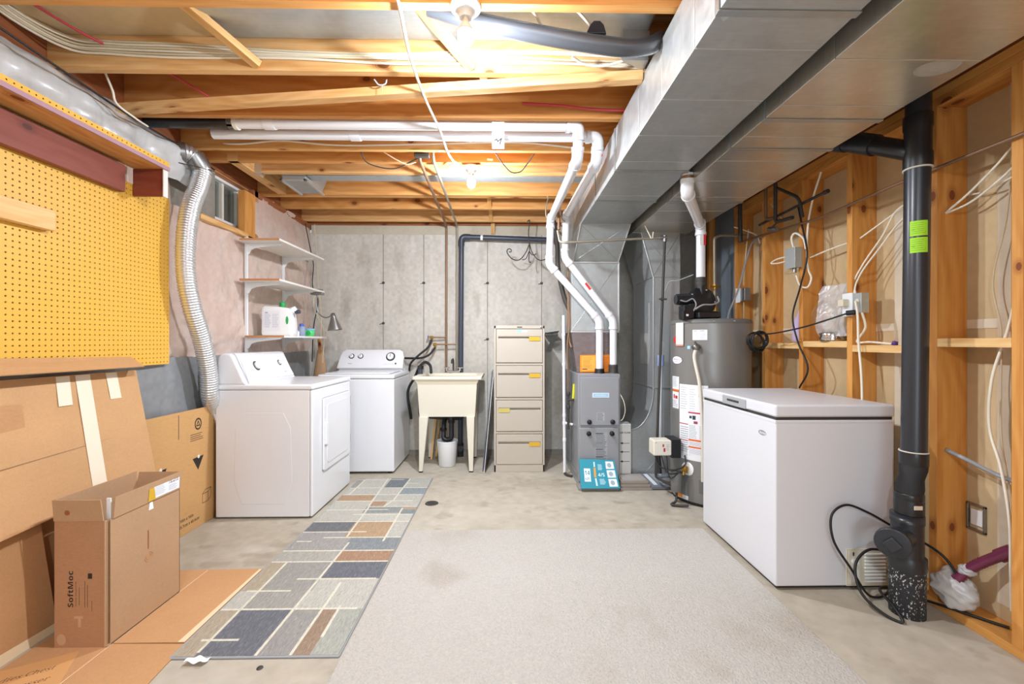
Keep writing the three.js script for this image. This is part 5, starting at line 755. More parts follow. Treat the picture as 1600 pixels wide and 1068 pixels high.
  { const t = cv(256, 160, g => { g.fillStyle = '#85847f'; g.fillRect(0, 0, 256, 160); g.fillStyle = '#222'; g.beginPath(); g.ellipse(128, 80, 126, 78, 0, 0, 7); g.fill(); g.fillStyle = '#f2eef2'; g.beginPath(); g.ellipse(128, 80, 119, 71, 0, 0, 7); g.fill(); g.fillStyle = '#9a7a9a'; g.font = 'italic 46px serif'; g.fillText('Reliance', 52, 84); g.font = '20px sans-serif'; g.fillText('water heater', 72, 118); }); wrap(-92, -66, 1.03, 1.095, flat(t, 0.4), 'oval_badge', 'oval white badge'); }
  wrap(-57.5, -53, 1.148, 1.172, mt(0xa8d8f0, 0.5), 'blue_dot_sticker', 'pale blue square sticker');
  // relief valve and discharge tube
  const v = part(o, 'relief_valve', [rod(on(-41, 1.165), on(-41, 1.165, 0.06), 0.02), aim(lathe([[0, 0.02], [0.022, 0.018], [0.024, 0], [0.022, -0.018], [0, -0.02]].reverse(), 18), on(-41, 1.165, 0.055), V(0.3, 0.2, 1)), rod(on(-41, 1.17, 0.05), on(-41, 1.2, 0.075), 0.008)], M.steel);
  part(v, 'discharge_tube', sweep(spline([on(-41, 1.155, 0.05), on(-43, 1.1, 0.055), on(-37, 0.9, 0.055), on(-34, 0.6, 0.045), on(-34, 0.2, 0.03)], 30), 0.012, 12), M.pvcY, 'cream discharge tube');
  part(o, 'drain_valve', [aim(lathe([[0.05, 0], [0.046, 0.006], [0, 0.008]].reverse(), 24), on(-57, 0.262), out(-57))], M.vinyl); part(o, 'drain_spigot', [rod(on(-57, 0.262), on(-57, 0.262, 0.06), 0.014), rod(on(-57, 0.27, 0.045), on(-57, 0.225, 0.055), 0.012), rod(on(-57, 0.285, 0.03), on(-57, 0.24, 0.03), 0.02)], M.brass);
  wrap(-84, -55, 0.06, 0.22, M.tankD, 'access_panel', 'lower access panel', 0.003); wrap(-40, -28, 0.1, 0.2, M.tankD, 'access_panel', null, 0.003);
  const b = part(o, 'valve_box', [box(1.1, 0.36, -3.26, 1.235, 0.475, -3.15, 0.012, 3)], M.cream, 'cream gas control box'); part(b, 'box_back', [box(1.235, 0.34, -3.3, 1.31, 0.48, -3.16, 0.006), rod(V(1.15, 0.36, -3.2), V(1.16, 0.22, -3.2), 0.02)], M.abs);
  { const t = cv(128, 96, g => { g.fillStyle = '#e4e0d4'; g.fillRect(0, 0, 128, 96); g.fillStyle = '#b02030'; g.fillRect(62, 20, 12, 20); g.fillRect(70, 48, 14, 26); lines(g, 92, 24, 26, 4, 12, 3, '#99a'); g.fillStyle = '#333'; g.fillRect(8, 8, 8, 3); }); part(b, 'box_print', at(new THREE.PlaneGeometry(0.12, 0.1), 1.168, 0.418, -3.1492), flat(t)); }
  part(o, 'control_wiring', [wire([V(1.12, 0.36, -3.18), V(1.15, 0.28, -3.17), V(1.25, 0.26, -3.14), V(1.33, 0.3, -3.14), V(1.34, 0.36, -3.17)], 0.006), wire([V(1.16, 0.36, -3.16), V(1.2, 0.24, -3.13), V(1.3, 0.25, -3.12)], 0.005), wire([V(1.2, 0.36, -3.16), V(1.22, 0.2, -3.14), V(1.27, 0.24, -3.12)], 0.004)], M.abs);
  part(o, 'burner_can', at(lathe([[0, 0.1], [0.04, 0.1], [0.04, 0.24], [0, 0.24]], 24), 1.275, 0, -3.16), M.tankD, 'short grey cylinder at the tank foot'); part(o, 'burner_tail', wire([V(1.275, 0.1, -3.16), V(1.26, 0.03, -3.14), V(1.22, 0.015, -3.12), V(1.28, 0.012, -3.1), V(1.33, 0.02, -3.08)], 0.009), M.iron);
  // blower on top
  const w = part(o, 'blower', [aim(lathe([[0, 0], [0.1, 0], [0.115, 0.02], [0.115, 0.06], [0.1, 0.08], [0, 0.085]].reverse(), 32), V(1.49, 1.5, -3.29), V(0, 0.05, 1)), box(1.4, 1.37, -3.36, 1.6, 1.43, -3.17, 0.01), rod(V(1.496, 1.56, -3.25), V(1.496, 1.66, -3.25), 0.042)], M.abs, 'black vent blower');
  part(w, 'motor', [rod(V(1.3, 1.52, -3.22), V(1.43, 1.525, -3.23), 0.042, 24), rod(V(1.29, 1.52, -3.22), V(1.3, 1.52, -3.22), 0.036, 24)], M.absD); part(w, 'control_box', [box(1.32, 1.375, -3.24, 1.4, 1.47, -3.14, 0.006), box(1.31, 1.372, -3.2, 1.33, 1.43, -3.13, 0.004), box(1.41, 1.375, -3.2, 1.58, 1.42, -3.1, 0.01)], M.abs); part(w, 'connector', box(1.335, 1.39, -3.138, 1.352, 1.405, -3.13), M.white2);
  part(w, 'blower_wire', [wire([V(1.31, 1.51, -3.175), V(1.35, 1.5, -3.17), V(1.4, 1.52, -3.17), V(1.42, 1.48, -3.16), V(1.39, 1.43, -3.13)], 0.005), wire([V(1.4, 1.44, -3.13), V(1.45, 1.47, -3.12), V(1.53, 1.475, -3.13), V(1.59, 1.5, -3.16), V(1.6, 1.54, -3.2)], 0.006)], M.wireG);
  for (const a of [0, 1, 2, 3, 4]) part(w, 'housing_bolt', aim(lathe([[0, 0.006], [0.007, 0.005], [0.008, 0]].reverse(), 8), V(1.49 + 0.095 * Math.cos(a * 1.25), 1.5 + 0.095 * Math.sin(a * 1.25), -3.205), V(0, 0, 1)), M.steel);
  part(o, 'screw', [box(1.47, 1.345, -3.006, 1.485, 1.352, -3.0), box(1.62, 1.346, -3.016, 1.635, 1.353, -3.01)], M.alu);
  // vent pipe of the heater, gas and water connections
  const p = pvcRun('heater_vent_pipe', 'white plastic vent pipe rising from the water heater blower to the duct', [V(1.496, 1.66, -3.25), V(1.496, 2.085, -3.25), V(1.09, 2.095, -2.55), V(1.088, 2.2, -2.53)], [], M.pvc, 0.033);
  part(p, 'rubber_sleeve', [at(lathe([[0.038, 0], [0.042, 0.004], [0.042, 0.03], [0.038, 0.034], [0.042, 0.038], [0.042, 0.06], [0.036, 0.066]], 24), 1.496, 1.625, -3.25)], M.iron, 'ribbed grey sleeve'); part(p, 'sticker', box(1.503, 1.93, -3.217, 1.52, 2.02, -3.2145, 0.0005), M.flag, 'red sticker'); part(p, 'sticker', box(1.475, 1.93, -3.2165, 1.5, 2.02, -3.2155, 0.0005), M.paper); part(p, 'purple_ring', rod(V(1.0885, 2.155, -2.537), V(1.088, 2.185, -2.532), 0.036, 20), M.cop, 'reddish primer ring');
  const h = thing('hot_water_pipe', 'grey copper pipe rising behind the heater with brass fittings', 'pipe', V(1.63, 1.37, -3.4));
  part(h, 'pipe', pipe([V(1.68, 1.37, -3.4), V(1.675, 2.03, -3.4), V(1.72, 2.05, -3.4), V(2.0, 2.06, -3.45)], 0.011, 0.04, 12), M.copG); part(h, 'fitting', [rod(V(1.68, 1.37, -3.4), V(1.68, 1.45, -3.4), 0.024), rod(V(1.679, 1.45, -3.4), V(1.679, 1.5, -3.4), 0.018), rod(V(1.677, 1.62, -3.4), V(1.677, 1.66, -3.4), 0.016), rod(V(1.63, 1.64, -3.39), V(1.72, 1.64, -3.39), 0.007)], M.brass);
  single('thermostat_wire', 'thin grey wire looping from the gas pipe to the heater vent', 'wire', wire([V(1.31, 1.62, -3.48), V(1.34, 1.69, -3.46), V(1.38, 1.69, -3.4), V(1.46, 1.72, -3.3)], 0.004), M.wireG);
  single('armored_cable', 'grey flexible cable slanting from the wall pipes down to the heater', 'cable', wire([V(1.99, 2.0, -3.3), V(1.93, 1.98, -3.3), V(1.88, 1.85, -3.3), V(1.8, 1.6, -3.28), V(1.72, 1.43, -3.26), V(1.7, 1.36, -3.25)], 0.0075, 40, 8), M.wireG);
  { const u = thing('capped_tube', 'pale clear tube with a blue cap standing left of the heater', 'tube', V(1.318, 0.08, -3.6)); part(u, 'tube', rod(V(1.318, 0.08, -3.6), V(1.318, 1.0, -3.6), 0.014, 14), mt(0xc2c6cc, 0.25, { clearcoat: 0.6 })); part(u, 'cap', rod(V(1.318, 1.0, -3.6), V(1.318, 1.09, -3.6), 0.026, 18), M.blue, 'pale blue cap'); }
}
{ // coil of black cord hanging at the heater
  const q = []; for (let i = 0; i <= 130; i++) { const a = i / 130 * Math.PI * 2 * 5, r = 0.058 + 0.012 * Math.sin(i * 0.37) ; q.push(V(1.775 + r * Math.cos(a), 1.205 + r * 1.05 * Math.sin(a), -2.985 + 0.018 * Math.sin(a * 0.5 + i * 0.02))); }
  single('power_cord', 'black cord coiled at the heater side and stretched to the outlet', 'cord', [sweep(q, 0.006, 7), wire([V(1.79, 1.26, -2.98), V(1.8, 1.255, -2.9), V(1.86, 1.29, -2.66), V(1.9, 1.345, -2.42), V(1.925, 1.365, -2.36)], 0.005), rod(V(1.915, 1.362, -2.375), V(1.94, 1.364, -2.345), 0.014, 10)], M.wireB);
}
// ================================================================ filters on the floor
{
  const o = thing('furnace_filter', 'teal printed furnace filter pack leaning on the furnace foot', 'filter', V(0.75, 0, -3.5));
  const a = V(0.612, 0.02, -3.44), b = V(0.925, 0.02, -3.44), c = V(0.905, 0.215, -3.555), d = V(0.615, 0.225, -3.555);
  part(o, 'pack', slab(a, b, c, d, 0.025), mt(0x7c8a90, 0.6));
  const t = cv(512, 340, g => { g.fillStyle = '#2e94a8'; g.fillRect(0, 0, 512, 340); g.fillStyle = '#f2f6f8'; g.fillRect(60, 110, 90, 150); g.fillStyle = '#2e94a8'; g.font = 'bold 70px sans-serif'; g.fillText('14', 66, 185); g.font = 'bold 40px sans-serif'; g.fillText('x25', 68, 240); g.fillStyle = '#e8a040'; g.fillRect(200, 100, 30, 110); g.fillStyle = '#cfe8f0'; g.fillRect(205, 30, 20, 60); g.fillRect(205, 220, 22, 90); g.font = 'bold 58px sans-serif'; g.fillText('4/5', 258, 200); lines(g, 262, 60, 70, 5, 14, 6, '#cfe8f0'); lines(g, 262, 230, 80, 5, 14, 6, '#cfe8f0'); g.fillStyle = '#e8ecee'; for (const y of [20, 125, 230]) { g.fillRect(380, y, 110, 90); g.fillStyle = '#9fb0b8'; g.beginPath(); g.arc(430, y + 45, 28, 0, 7); g.fill(); g.fillStyle = '#e8ecee'; } });
  { const n = b.clone().sub(a).cross(d.clone().sub(a)).normalize().multiplyScalar(0.0258); const g = new THREE.BufferGeometry(), Q = [a, b, c, d].map(p => p.clone().add(n)); g.setAttribute('position', new THREE.Float32BufferAttribute([0, 1, 2, 0, 2, 3].flatMap(i => [Q[i].x, Q[i].y, Q[i].z]), 3)); g.setAttribute('uv', new THREE.Float32BufferAttribute([0, 0, 1, 0, 1, 1, 0, 0, 1, 1, 0, 1], 2)); g.computeVertexNormals(); part(o, 'printed_cover', g, flat(t, 0.45)); }
  const yy = [0.001, 0.027, 0.053, 0.079];
  for (let i = 0; i < 3; i++) { const f = thing('stacked_filter', ['grey pleated filter at the bottom of the small floor stack', 'grey pleated filter in the middle of the small floor stack', 'grey pleated filter topping the small floor stack'][i], 'filter', V(1.1, yy[i], -3.55), 'stacked furnace filters'); const x0 = 0.94 + i * 0.004; part(f, 'frame', box(x0, yy[i], -3.655, x0 + 0.26 - i * 0.02, yy[i] + 0.02, -3.46 - i * 0.004, 0.001), mt(0x9a8f84, 0.8)); part(f, 'media', box(x0 + 0.015, yy[i] + 0.0195, -3.645, x0 + 0.245 - i * 0.02, yy[i] + 0.026, -3.47 - i * 0.004, 0.0005), mt(0xb4aca4, 0.9, { map: grimeTex })); }
  const s = thing('grey_filter_pack', 'dark grey printed filter sleeve lying in front of the return duct', 'filter', V(1.25, 0, -3.58));
  part(s, 'sleeve', slab(V(1.19, 0.008, -3.46), V(1.42, 0.008, -3.46), V(1.4, 0.05, -3.7), V(1.15, 0.05, -3.7), 0.02), mt(0x74787e, 0.5));
  { const t2 = cv(256, 256, g => { g.fillStyle = '#74787e'; g.fillRect(0, 0, 256, 256); g.fillStyle = '#dfe2e4'; g.fillRect(36, 24, 36, 200); lines(g, 90, 24, 60, 14, 15, 7, '#b8bcc2'); lines(g, 170, 24, 70, 14, 15, 7, '#a0a4aa'); }); const Q = [V(1.192, 0.0285, -3.465), V(1.415, 0.0285, -3.465), V(1.398, 0.0705, -3.7), V(1.153, 0.0705, -3.7)].map(p => p.add(V(0, 0.0005, 0.004))); const g = new THREE.BufferGeometry(); g.setAttribute('position', new THREE.Float32BufferAttribute([0, 1, 2, 0, 2, 3].flatMap(i => [Q[i].x, Q[i].y, Q[i].z]), 3)); g.setAttribute('uv', new THREE.Float32BufferAttribute([0, 0, 1, 0, 1, 1, 0, 0, 1, 1, 0, 1], 2)); g.computeVertexNormals(); part(s, 'print', g, flat(t2, 0.5)); }
  single('grey_filter_slab', 'bare grey filter slab under the teal pack at its left', 'filter', box(0.6, 0.001, -3.59, 0.93, 0.02, -3.46, 0.002), mt(0xa4a29c, 0.8, { map: grimeTex }));
}
// ================================================================ chest freezer
{
  const o = thing('chest_freezer', 'white chest freezer with grey latch beside the water heater', 'freezer', V(1.6, 0, -2.43));
  const x0 = 1.31, x1 = 1.895, z0 = -2.055, z1 = -2.815;
  part(o, 'cabinet', box(x0, 0.018, z1, x1, 0.82, z0, 0.008, 3), M.enamel);
  part(o, 'base', box(x0 + 0.02, 0, z1 + 0.02, x1 - 0.02, 0.02, z0 - 0.02), M.iron);
  part(o, 'cabinet_rim', box(x0 - 0.001, 0.806, z1 - 0.001, x1 + 0.001, 0.822, z0 + 0.001, 0.004, 2), M.enamel);
  part(o, 'gasket', box(x0 + 0.006, 0.822, z1 + 0.006, x1 - 0.006, 0.838, z0 - 0.006, 0.002), M.iron);
  const lid = part(o, 'lid', box(x0 - 0.004, 0.836, z1, x1 + 0.002, 0.896, z0 + 0.004, 0.012, 4), M.enamel);
  part(lid, 'latch', [box(x0 - 0.012, 0.838, -2.54, x0 - 0.002, 0.888, -2.3, 0.004, 2)], mt(0xa8aaac, 0.4)); part(lid, 'latch_grip', box(x0 - 0.016, 0.862, -2.48, x0 - 0.01, 0.872, -2.36, 0.002), M.iron);
  const t = cv(128, 64, g => { g.fillStyle = '#dcdde0'; g.fillRect(0, 0, 128, 64); g.fillStyle = '#8d9298'; g.beginPath(); g.ellipse(64, 32, 60, 28, 0, 0, 7); g.fill(); g.fillStyle = '#e8eaec'; g.font = 'italic bold 32px sans-serif'; g.fillText('Danby', 18, 43); });
  { const g = new THREE.PlaneGeometry(0.07, 0.03); g.rotateY(-Math.PI / 2); part(o, 'badge', at(g, x0 - 0.001, 0.74, -2.16), flat(t, 0.4), 'small oval badge'); }
  const zf = z0 + 0.004;
  const v = part(o, 'vent_grille', box(1.655, 0.02, z0, 1.862, 0.2, zf, 0.002), M.creamD); for (let i = 0; i < 9; i++) part(v, 'louver', box(1.742, 0.038 + i * 0.0165, zf - 0.001, 1.845, 0.046 + i * 0.0165, zf + 0.006, 0.002), M.vinyl);
  part(v, 'control_plate', box(1.664, 0.03, zf, 1.722, 0.192, zf + 0.002, 0.001), M.cream); part(v, 'thermostat', [rod(V(1.693, 0.14, zf), V(1.693, 0.14, zf + 0.012), 0.014, 18)], M.vinyl); part(v, 'warning_print', box(1.672, 0.04, zf + 0.002, 1.714, 0.095, zf + 0.0028, 0), M.whiteboard); part(v, 'lamp', box(1.684, 0.168, zf + 0.002, 1.69, 0.184, zf + 0.004, 0), M.iron);
  part(o, 'power_cord', [wire([V(1.88, 0.12, -2.07), V(1.8, 0.02, -1.99), V(1.7, 0.02, -1.97), V(1.62, 0.14, -1.98), V(1.55, 0.27, -2.0), V(1.56, 0.38, -2.02), V(1.63, 0.42, -2.03), V(1.75, 0.38, -2.04), V(1.87, 0.31, -2.02), V(1.93, 0.26, -1.86), V(1.99, 0.1, -1.8)], 0.0055, 90, 7)], M.wireB, 'black power cord looped in front');
}
single('charging_lead', 'black cord looping on the floor before the freezer vent', 'cord', wire([V(1.9, 0.24, -2.0), V(1.82, 0.22, -1.99), V(1.72, 0.22, -2.0), V(1.64, 0.16, -1.98), V(1.62, 0.06, -1.92), V(1.66, 0.012, -1.84), V(1.695, 0.008, -1.8), V(1.7, 0.04, -1.84), V(1.72, 0.065, -1.94), V(1.79, 0.055, -1.975), V(1.88, 0.03, -1.95), V(1.93, 0.045, -1.84), V(1.99, 0.046, -1.76), V(2.04, 0.046, -1.7)], 0.006, 90, 7), M.wireB);
// ================================================================ drain stack
{
  const z = -1.875, bx = 1.785;
  const o = thing('drain_stack', 'thick black drain stack with lime stickers and cleanout by the studs', 'pipe', V(bx, 0, z));
  const k = 0.735, kb = 0.855, ring = (x, pr, m, name, label, q = k) => part(o, name, at(lathe(pr.map(([r, y]) => [r * q, y]), 36), x, 0, z), m, label);
  ring(bx, [[0, 0], [0.074, 0], [0.075, 0.2], [0.072, 0.205]], M.absS, 'base_hub', 'base hub smeared with white cement', kb);
  part(o, 'cleanout_tee', [at(lathe([[0.076, 0.2], [0.079, 0.205], [0.079, 0.255], [0.066, 0.262], [0.066, 0.4], [0.07, 0.405], [0.07, 0.44], [0, 0.44]].map(([r, y]) => [r * kb, y]), 36), bx, 0, z), rod(V(bx, 0.345, z), V(bx - 0.12, 0.345, z + 0.066), 0.045, 28)], M.absD);
  { const c = V(bx - 0.13, 0.345, z + 0.072), d = V(-0.62, 0, 0.6); part(o, 'cleanout_cap', aim(lathe([[0, 0.016], [0.058, 0.014], [0.063, 0.008], [0.063, -0.01], [0.04, -0.012]].reverse(), 32), c, d), M.absD); part(o, 'cap_nut', aim(box(-0.024, 0.014, -0.024, 0.024, 0.036, 0.024, 0.004), c, d), M.absD); }
  ring(bx + 0.008, [[0.068, 0.44], [0.072, 0.445], [0.072, 0.5], [0.066, 0.505], [0.072, 0.51], [0.072, 0.53], [0.066, 0.535]], M.abs, 'coupling');
  part(o, 'coupling_tag', box(bx - 0.018, 0.475, z + 0.05, bx + 0.018, 0.492, z + 0.054, 0.001), M.tape);
  part(o, 'offset', sweep([V(bx + 0.008, 0.53, z), V(bx + 0.012, 0.56, z), V(bx + 0.02, 0.6, z), V(bx + 0.028, 0.64, z), V(bx + 0.03, 0.66, z)], (t) => 0.047 + 0.004 * Math.sin(t * 9), 32), M.rubber, 'wrinkled rubber offset coupling');
  ring(bx + 0.03, [[0.058, 0.655], [0.069, 0.66], [0.069, 0.715], [0.062, 0.72]], M.abs, 'hub');
  part(o, 'pipe', rod(V(bx + 0.03, 0.64, z), V(1.838, 2.44, z), 0.0455, 40), M.absD);
  ring(bx + 0.03, [[0.062, 0.713], [0.0705, 0.714], [0.0705, 0.718], [0.062, 0.719]], M.plaster, 'glue_ring'); ring(1.833, [[0.062, 1.962], [0.0705, 1.963], [0.0705, 1.968], [0.062, 1.969]], M.plaster, 'glue_ring');
  part(o, 'wye', [at(lathe([[0.0615, 1.965], [0.07, 1.97], [0.07, 2.03], [0.065, 2.035], [0.065, 2.14], [0.07, 2.145], [0.07, 2.2], [0.0615, 2.205]].map(([r, y]) => [r * k, y]), 36), 1.834, 0, z), rod(V(1.834, 2.04, z), V(1.79, 2.17, -2.08), 0.042, 28)], M.abs);
  part(o, 'branch', rod(V(1.79, 2.165, -2.08), V(1.75, 2.29, -2.3), 0.042, 28), M.absD); part(o, 'branch_hub', [rod(V(1.797, 2.15, -2.05), V(1.78, 2.205, -2.14), 0.049, 28), rod(V(1.772, 2.23, -2.19), V(1.76, 2.26, -2.25), 0.049, 28)], M.absD);
  const tl = cv(128, 96, g => { g.fillStyle = '#a6e02c'; g.fillRect(0, 0, 128, 96); lines(g, 8, 14, 110, 6, 13, 2, '#6a9020'); g.fillStyle = '#4c6a10'; g.font = '11px sans-serif'; g.fillText('TEST', 12, 60); g.fillText('0', 104, 76); });
  for (const y of [1.695, 1.622]) { const g = new THREE.CylinderGeometry(0.0478, 0.0478, 0.066, 12, 1, true, -1.25, 1.3); part(o, 'sticker', at(g, 1.8285, y, z), flat(tl, 0.6), 'lime green sticker'); }
  const b = single('plastic_bag', 'crumpled white plastic bag tied around the vacuum hose end', 'bag', (() => { const g = new THREE.SphereGeometry(1, 48, 32), p = g.attributes.position; for (let i = 0; i < p.count; i++) { const x = p.getX(i), y = p.getY(i), w = p.getZ(i), u = (Math.atan2(w, x) / Math.PI / 2 + 1) % 1, k = 0.86 + 0.5 * (fbm(u, (y + 1) / 2, 9, 6, 4) - 0.5); p.setXYZ(i, x * k * 0.085, y * k * 0.095, w * k * 0.09); } g.translate(1.975, 0.12, -1.85); g.computeVertexNormals(); return g; })(), M.bagW);
  const knot = (() => { const g = new THREE.SphereGeometry(1, 24, 16), p = g.attributes.position; for (let i = 0; i < p.count; i++) { const k = 0.8 + 0.6 * (fbm((Math.atan2(p.getZ(i), p.getX(i)) / 6.283 + 1) % 1, (p.getY(i) + 1) / 2, 6, 5, 3) - 0.5); p.setXYZ(i, p.getX(i) * k * 0.04, p.getY(i) * k * 0.03, p.getZ(i) * k * 0.035); } g.translate(1.985, 0.225, -1.81); g.computeVertexNormals(); return g; })(); part(b, 'knot', knot, M.bagW);
  single('vacuum_hose', 'maroon ribbed vacuum hose poking out between the studs', 'hose', (() => { const pts = new THREE.CatmullRomCurve3([V(1.96, 0.17, -1.83), V(1.99, 0.235, -1.8), V(2.03, 0.33, -1.72), V(2.05, 0.4, -1.64), V(2.05, 0.45, -1.5)]).getSpacedPoints(160); return sweep(pts, (t, i) => (t > 0.42 && t < 0.55 ? 0.026 : 0.02) + (t < 0.3 || t > 0.55 ? 0.0016 * Math.sin(i * Math.PI / 2) : 0), 18); })(), M.hose);
}
// ================================================================ wiring and odds on the stud wall
const cable = (name, label, pts, r = 0.0045, m = M.wireW) => single(name, label, 'cable', wire(pts, r, 48, 7), m);
cable('house_cable', 'white cable pair bowing from the second stud toward the near stud', [V(1.99, 1.783, -1.905), V(1.99, 1.83, -1.82), V(2.0, 1.92, -1.71), V(2.01, 1.99, -1.64), V(2.02, 2.02, -1.5)]);
cable('house_cable', 'second white cable of the pair at the near bay', [V(1.995, 1.78, -1.905), V(2.0, 1.8, -1.81), V(2.005, 1.86, -1.7), V(2.01, 1.91, -1.63), V(2.02, 1.94, -1.5)]);
cable('house_cable', 'short white cable stub at the second stud behind the pair', [V(2.08, 1.86, -1.9), V(2.04, 1.84, -1.8), V(2.02, 1.85, -1.7), V(2.02, 1.87, -1.62)], 0.004);
cable('house_cable', 'thick white cable hanging in a long S beside the near stud', [V(1.98, 1.37, -1.63), V(1.985, 1.25, -1.66), V(1.99, 1.05, -1.72), V(1.99, 0.85, -1.73), V(1.99, 0.7, -1.69), V(1.985, 0.5, -1.655), V(1.99, 0.3, -1.655), V(2.0, 0.14, -1.66)], 0.0055);
cable('phone_wire', 'thin twin wire dangling down the drywall of the near bay', [V(2.07, 2.26, -1.72), V(2.06, 1.95, -1.71), V(2.05, 1.7, -1.72), V(2.04, 1.45, -1.76), V(2.04, 1.25, -1.73), V(2.05, 1.0, -1.74), V(2.03, 0.8, -1.72), V(2.05, 0.4, -1.68), V(2.04, 0.1, -1.68)], 0.003, M.wireC);
cable('conduit_cable', 'grey sheathed cable sloping from low on the second stud', [V(1.99, 0.715, -1.9), V(2.0, 0.69, -1.82), V(2.01, 0.655, -1.7), V(2.02, 0.645, -1.6)], 0.009, M.wireG);
cable('house_cable', 'white cable pair sweeping down past the third stud, upper', [V(2.02, 1.9, -2.05), V(1.99, 1.87, -2.14), V(1.985, 1.76, -2.22), V(1.975, 1.62, -2.34), V(1.965, 1.53, -2.385), V(1.955, 1.45, -2.36), V(1.94, 1.42, -2.33)]);
cable('house_cable', 'white cable pair sweeping down past the third stud, lower', [V(2.02, 1.87, -2.03), V(1.99, 1.81, -2.12), V(1.98, 1.7, -2.23), V(1.97, 1.58, -2.34), V(1.96, 1.5, -2.37), V(1.95, 1.44, -2.34), V(1.94, 1.42, -2.32)]);
cable('house_cable', 'pale cable crossing the third bay toward the stack', [V(1.99, 1.78, -2.37), V(2.0, 1.83, -2.25), V(2.01, 1.88, -2.12), V(2.02, 1.9, -2.0)]);
cable('house_cable', 'white cable stub poking level out of the fourth stud', [V(1.995, 1.75, -2.77), V(2.0, 1.765, -2.65), V(2.0, 1.775, -2.5), V(2.0, 1.775, -2.42)], 0.005);
cable('house_cable', 'pale cable dropping down the fourth stud to the metal box', [V(1.94, 2.24, -2.6), V(1.94, 2.1, -2.67), V(1.945, 1.95, -2.72), V(1.945, 1.75, -2.73), V(1.94, 1.66, -2.71), V(1.93, 1.6, -2.67), V(1.93, 1.55, -2.7), V(1.935, 1.57, -2.78), V(1.93, 1.64, -2.81)], 0.006);
cable('house_cable', 'white cable looped over the top of the metal junction box', [V(1.925, 1.83, -2.83), V(1.92, 1.9, -2.84), V(1.925, 1.92, -2.82), V(1.935, 1.87, -2.75), V(1.945, 1.8, -2.74)], 0.007);
cable('house_cable', 'white cable bent flat out of the left of the metal box', [V(1.92, 1.78, -2.87), V(1.9, 1.775, -2.98), V(1.9, 1.76, -3.03), V(1.91, 1.75, -2.98), V(1.92, 1.75, -2.86)], 0.005);
cable('low_voltage_cable', 'black cable snaking down the fourth stud to the freezer', [V(1.935, 2.1, -2.8), V(1.935, 1.95, -2.76), V(1.925, 1.75, -2.7), V(1.92, 1.55, -2.76), V(1.92, 1.37, -2.83), V(1.92, 1.2, -2.78), V(1.93, 1.03, -2.7), V(1.93, 0.9, -2.78)], 0.0055, M.wireB);
cable('extension_lead', 'flat white lead hanging from the outlet down behind the freezer', [V(1.93, 1.425, -2.33), V(1.925, 1.35, -2.31), V(1.922, 1.2, -2.3), V(1.915, 1.05, -2.275), V(1.91, 0.9, -2.262), V(1.91, 0.7, -2.26)], 0.006);
cable('house_cable', 'cable from the outlet box to the blocking with a purple end', [V(1.95, 1.36, -2.31), V(1.96, 1.28, -2.3), V(1.965, 1.2, -2.36), V(1.98, 1.2, -2.3), V(2.0, 1.19, -2.18)], 0.006);
cable('house_cable', 'pale cable rising between the fifth and sixth studs', [V(1.95, 2.1, -3.4), V(1.95, 1.9, -3.44), V(1.945, 1.7, -3.46), V(1.945, 1.66, -3.46)], 0.005, M.wireC);
cable('house_cable', 'pale cable below the white switch box at the sixth stud', [V(1.945, 1.52, -3.46), V(1.945, 1.42, -3.46), V(1.945, 1.3, -3.46)], 0.005, M.wireC);
cable('house_cable', 'white curl of cable emerging under the return duct', [V(1.86, 2.13, -3.45), V(1.92, 2.09, -3.4), V(1.96, 2.02, -3.3), V(1.97, 1.96, -3.28)], 0.005);
cable('house_cable', 'pale cable stub beneath the duct at the fifth stud', [V(1.93, 2.2, -3.08), V(1.95, 2.1, -3.02), V(1.96, 2.05, -2.98)], 0.005, M.wireC);
single('purple_marker', 'tiny purple plug on the blocking beside the stack', 'plug', aim(lathe([[0, 0.02], [0.012, 0.018], [0.014, 0], [0, 0]].reverse(), 12), V(2.0, 1.185, -2.17), V(0, 1, 0.3)), mt(0x5a3a90, 0.5));
single('water_line', 'long thin brown copper line across the studs near the ceiling', 'pipe', pipe([V(1.935, 1.975, -1.3), V(1.935, 1.978, -2.1), V(1.935, 1.96, -2.6), V(1.935, 2.02, -3.5)], 0.0085, 0.05, 8), M.cop);
single('water_line', 'shorter dark copper line above the long one at the far studs', 'pipe', [rod(V(1.93, 2.1, -2.56), V(1.93, 2.085, -3.22), 0.009), rod(V(1.93, 2.1, -2.53), V(1.93, 2.1, -2.56), 0.013)], M.iron);
single('supply_pipe', 'dark pipe dropping from the duct and turning along the fourth bay', 'pipe', pipe([V(1.88, 2.3, -2.95), V(1.88, 2.03, -2.95), V(1.9, 2.02, -2.8)], 0.012, 0.03), M.iron);
single('supply_pipe', 'short copper pipe hooked under the duct at the fifth stud', 'pipe', pipe([V(1.88, 2.3, -3.06), V(1.88, 2.08, -3.06), V(1.89, 2.07, -2.98)], 0.011, 0.03), M.cop);
single('supply_pipe', 'dark slanted tube bending down at the fourth stud', 'pipe', pipe([V(1.88, 2.26, -2.93), V(1.9, 2.13, -2.74), V(1.91, 2.0, -2.72)], 0.01, 0.04), M.iron);
single('supply_pipe', 'dark pipe dropping from the duct at the sixth stud', 'pipe', rod(V(1.88, 2.3, -3.4), V(1.885, 2.0, -3.4), 0.016), M.iron);
single('stop_valve', 'small steel stop valve under the dark pipes', 'valve', [rod(V(1.88, 2.0, -3.02), V(1.88, 1.98, -2.93), 0.016), rod(V(1.86, 1.99, -2.97), V(1.9, 2.03, -2.97), 0.006)], M.steel);
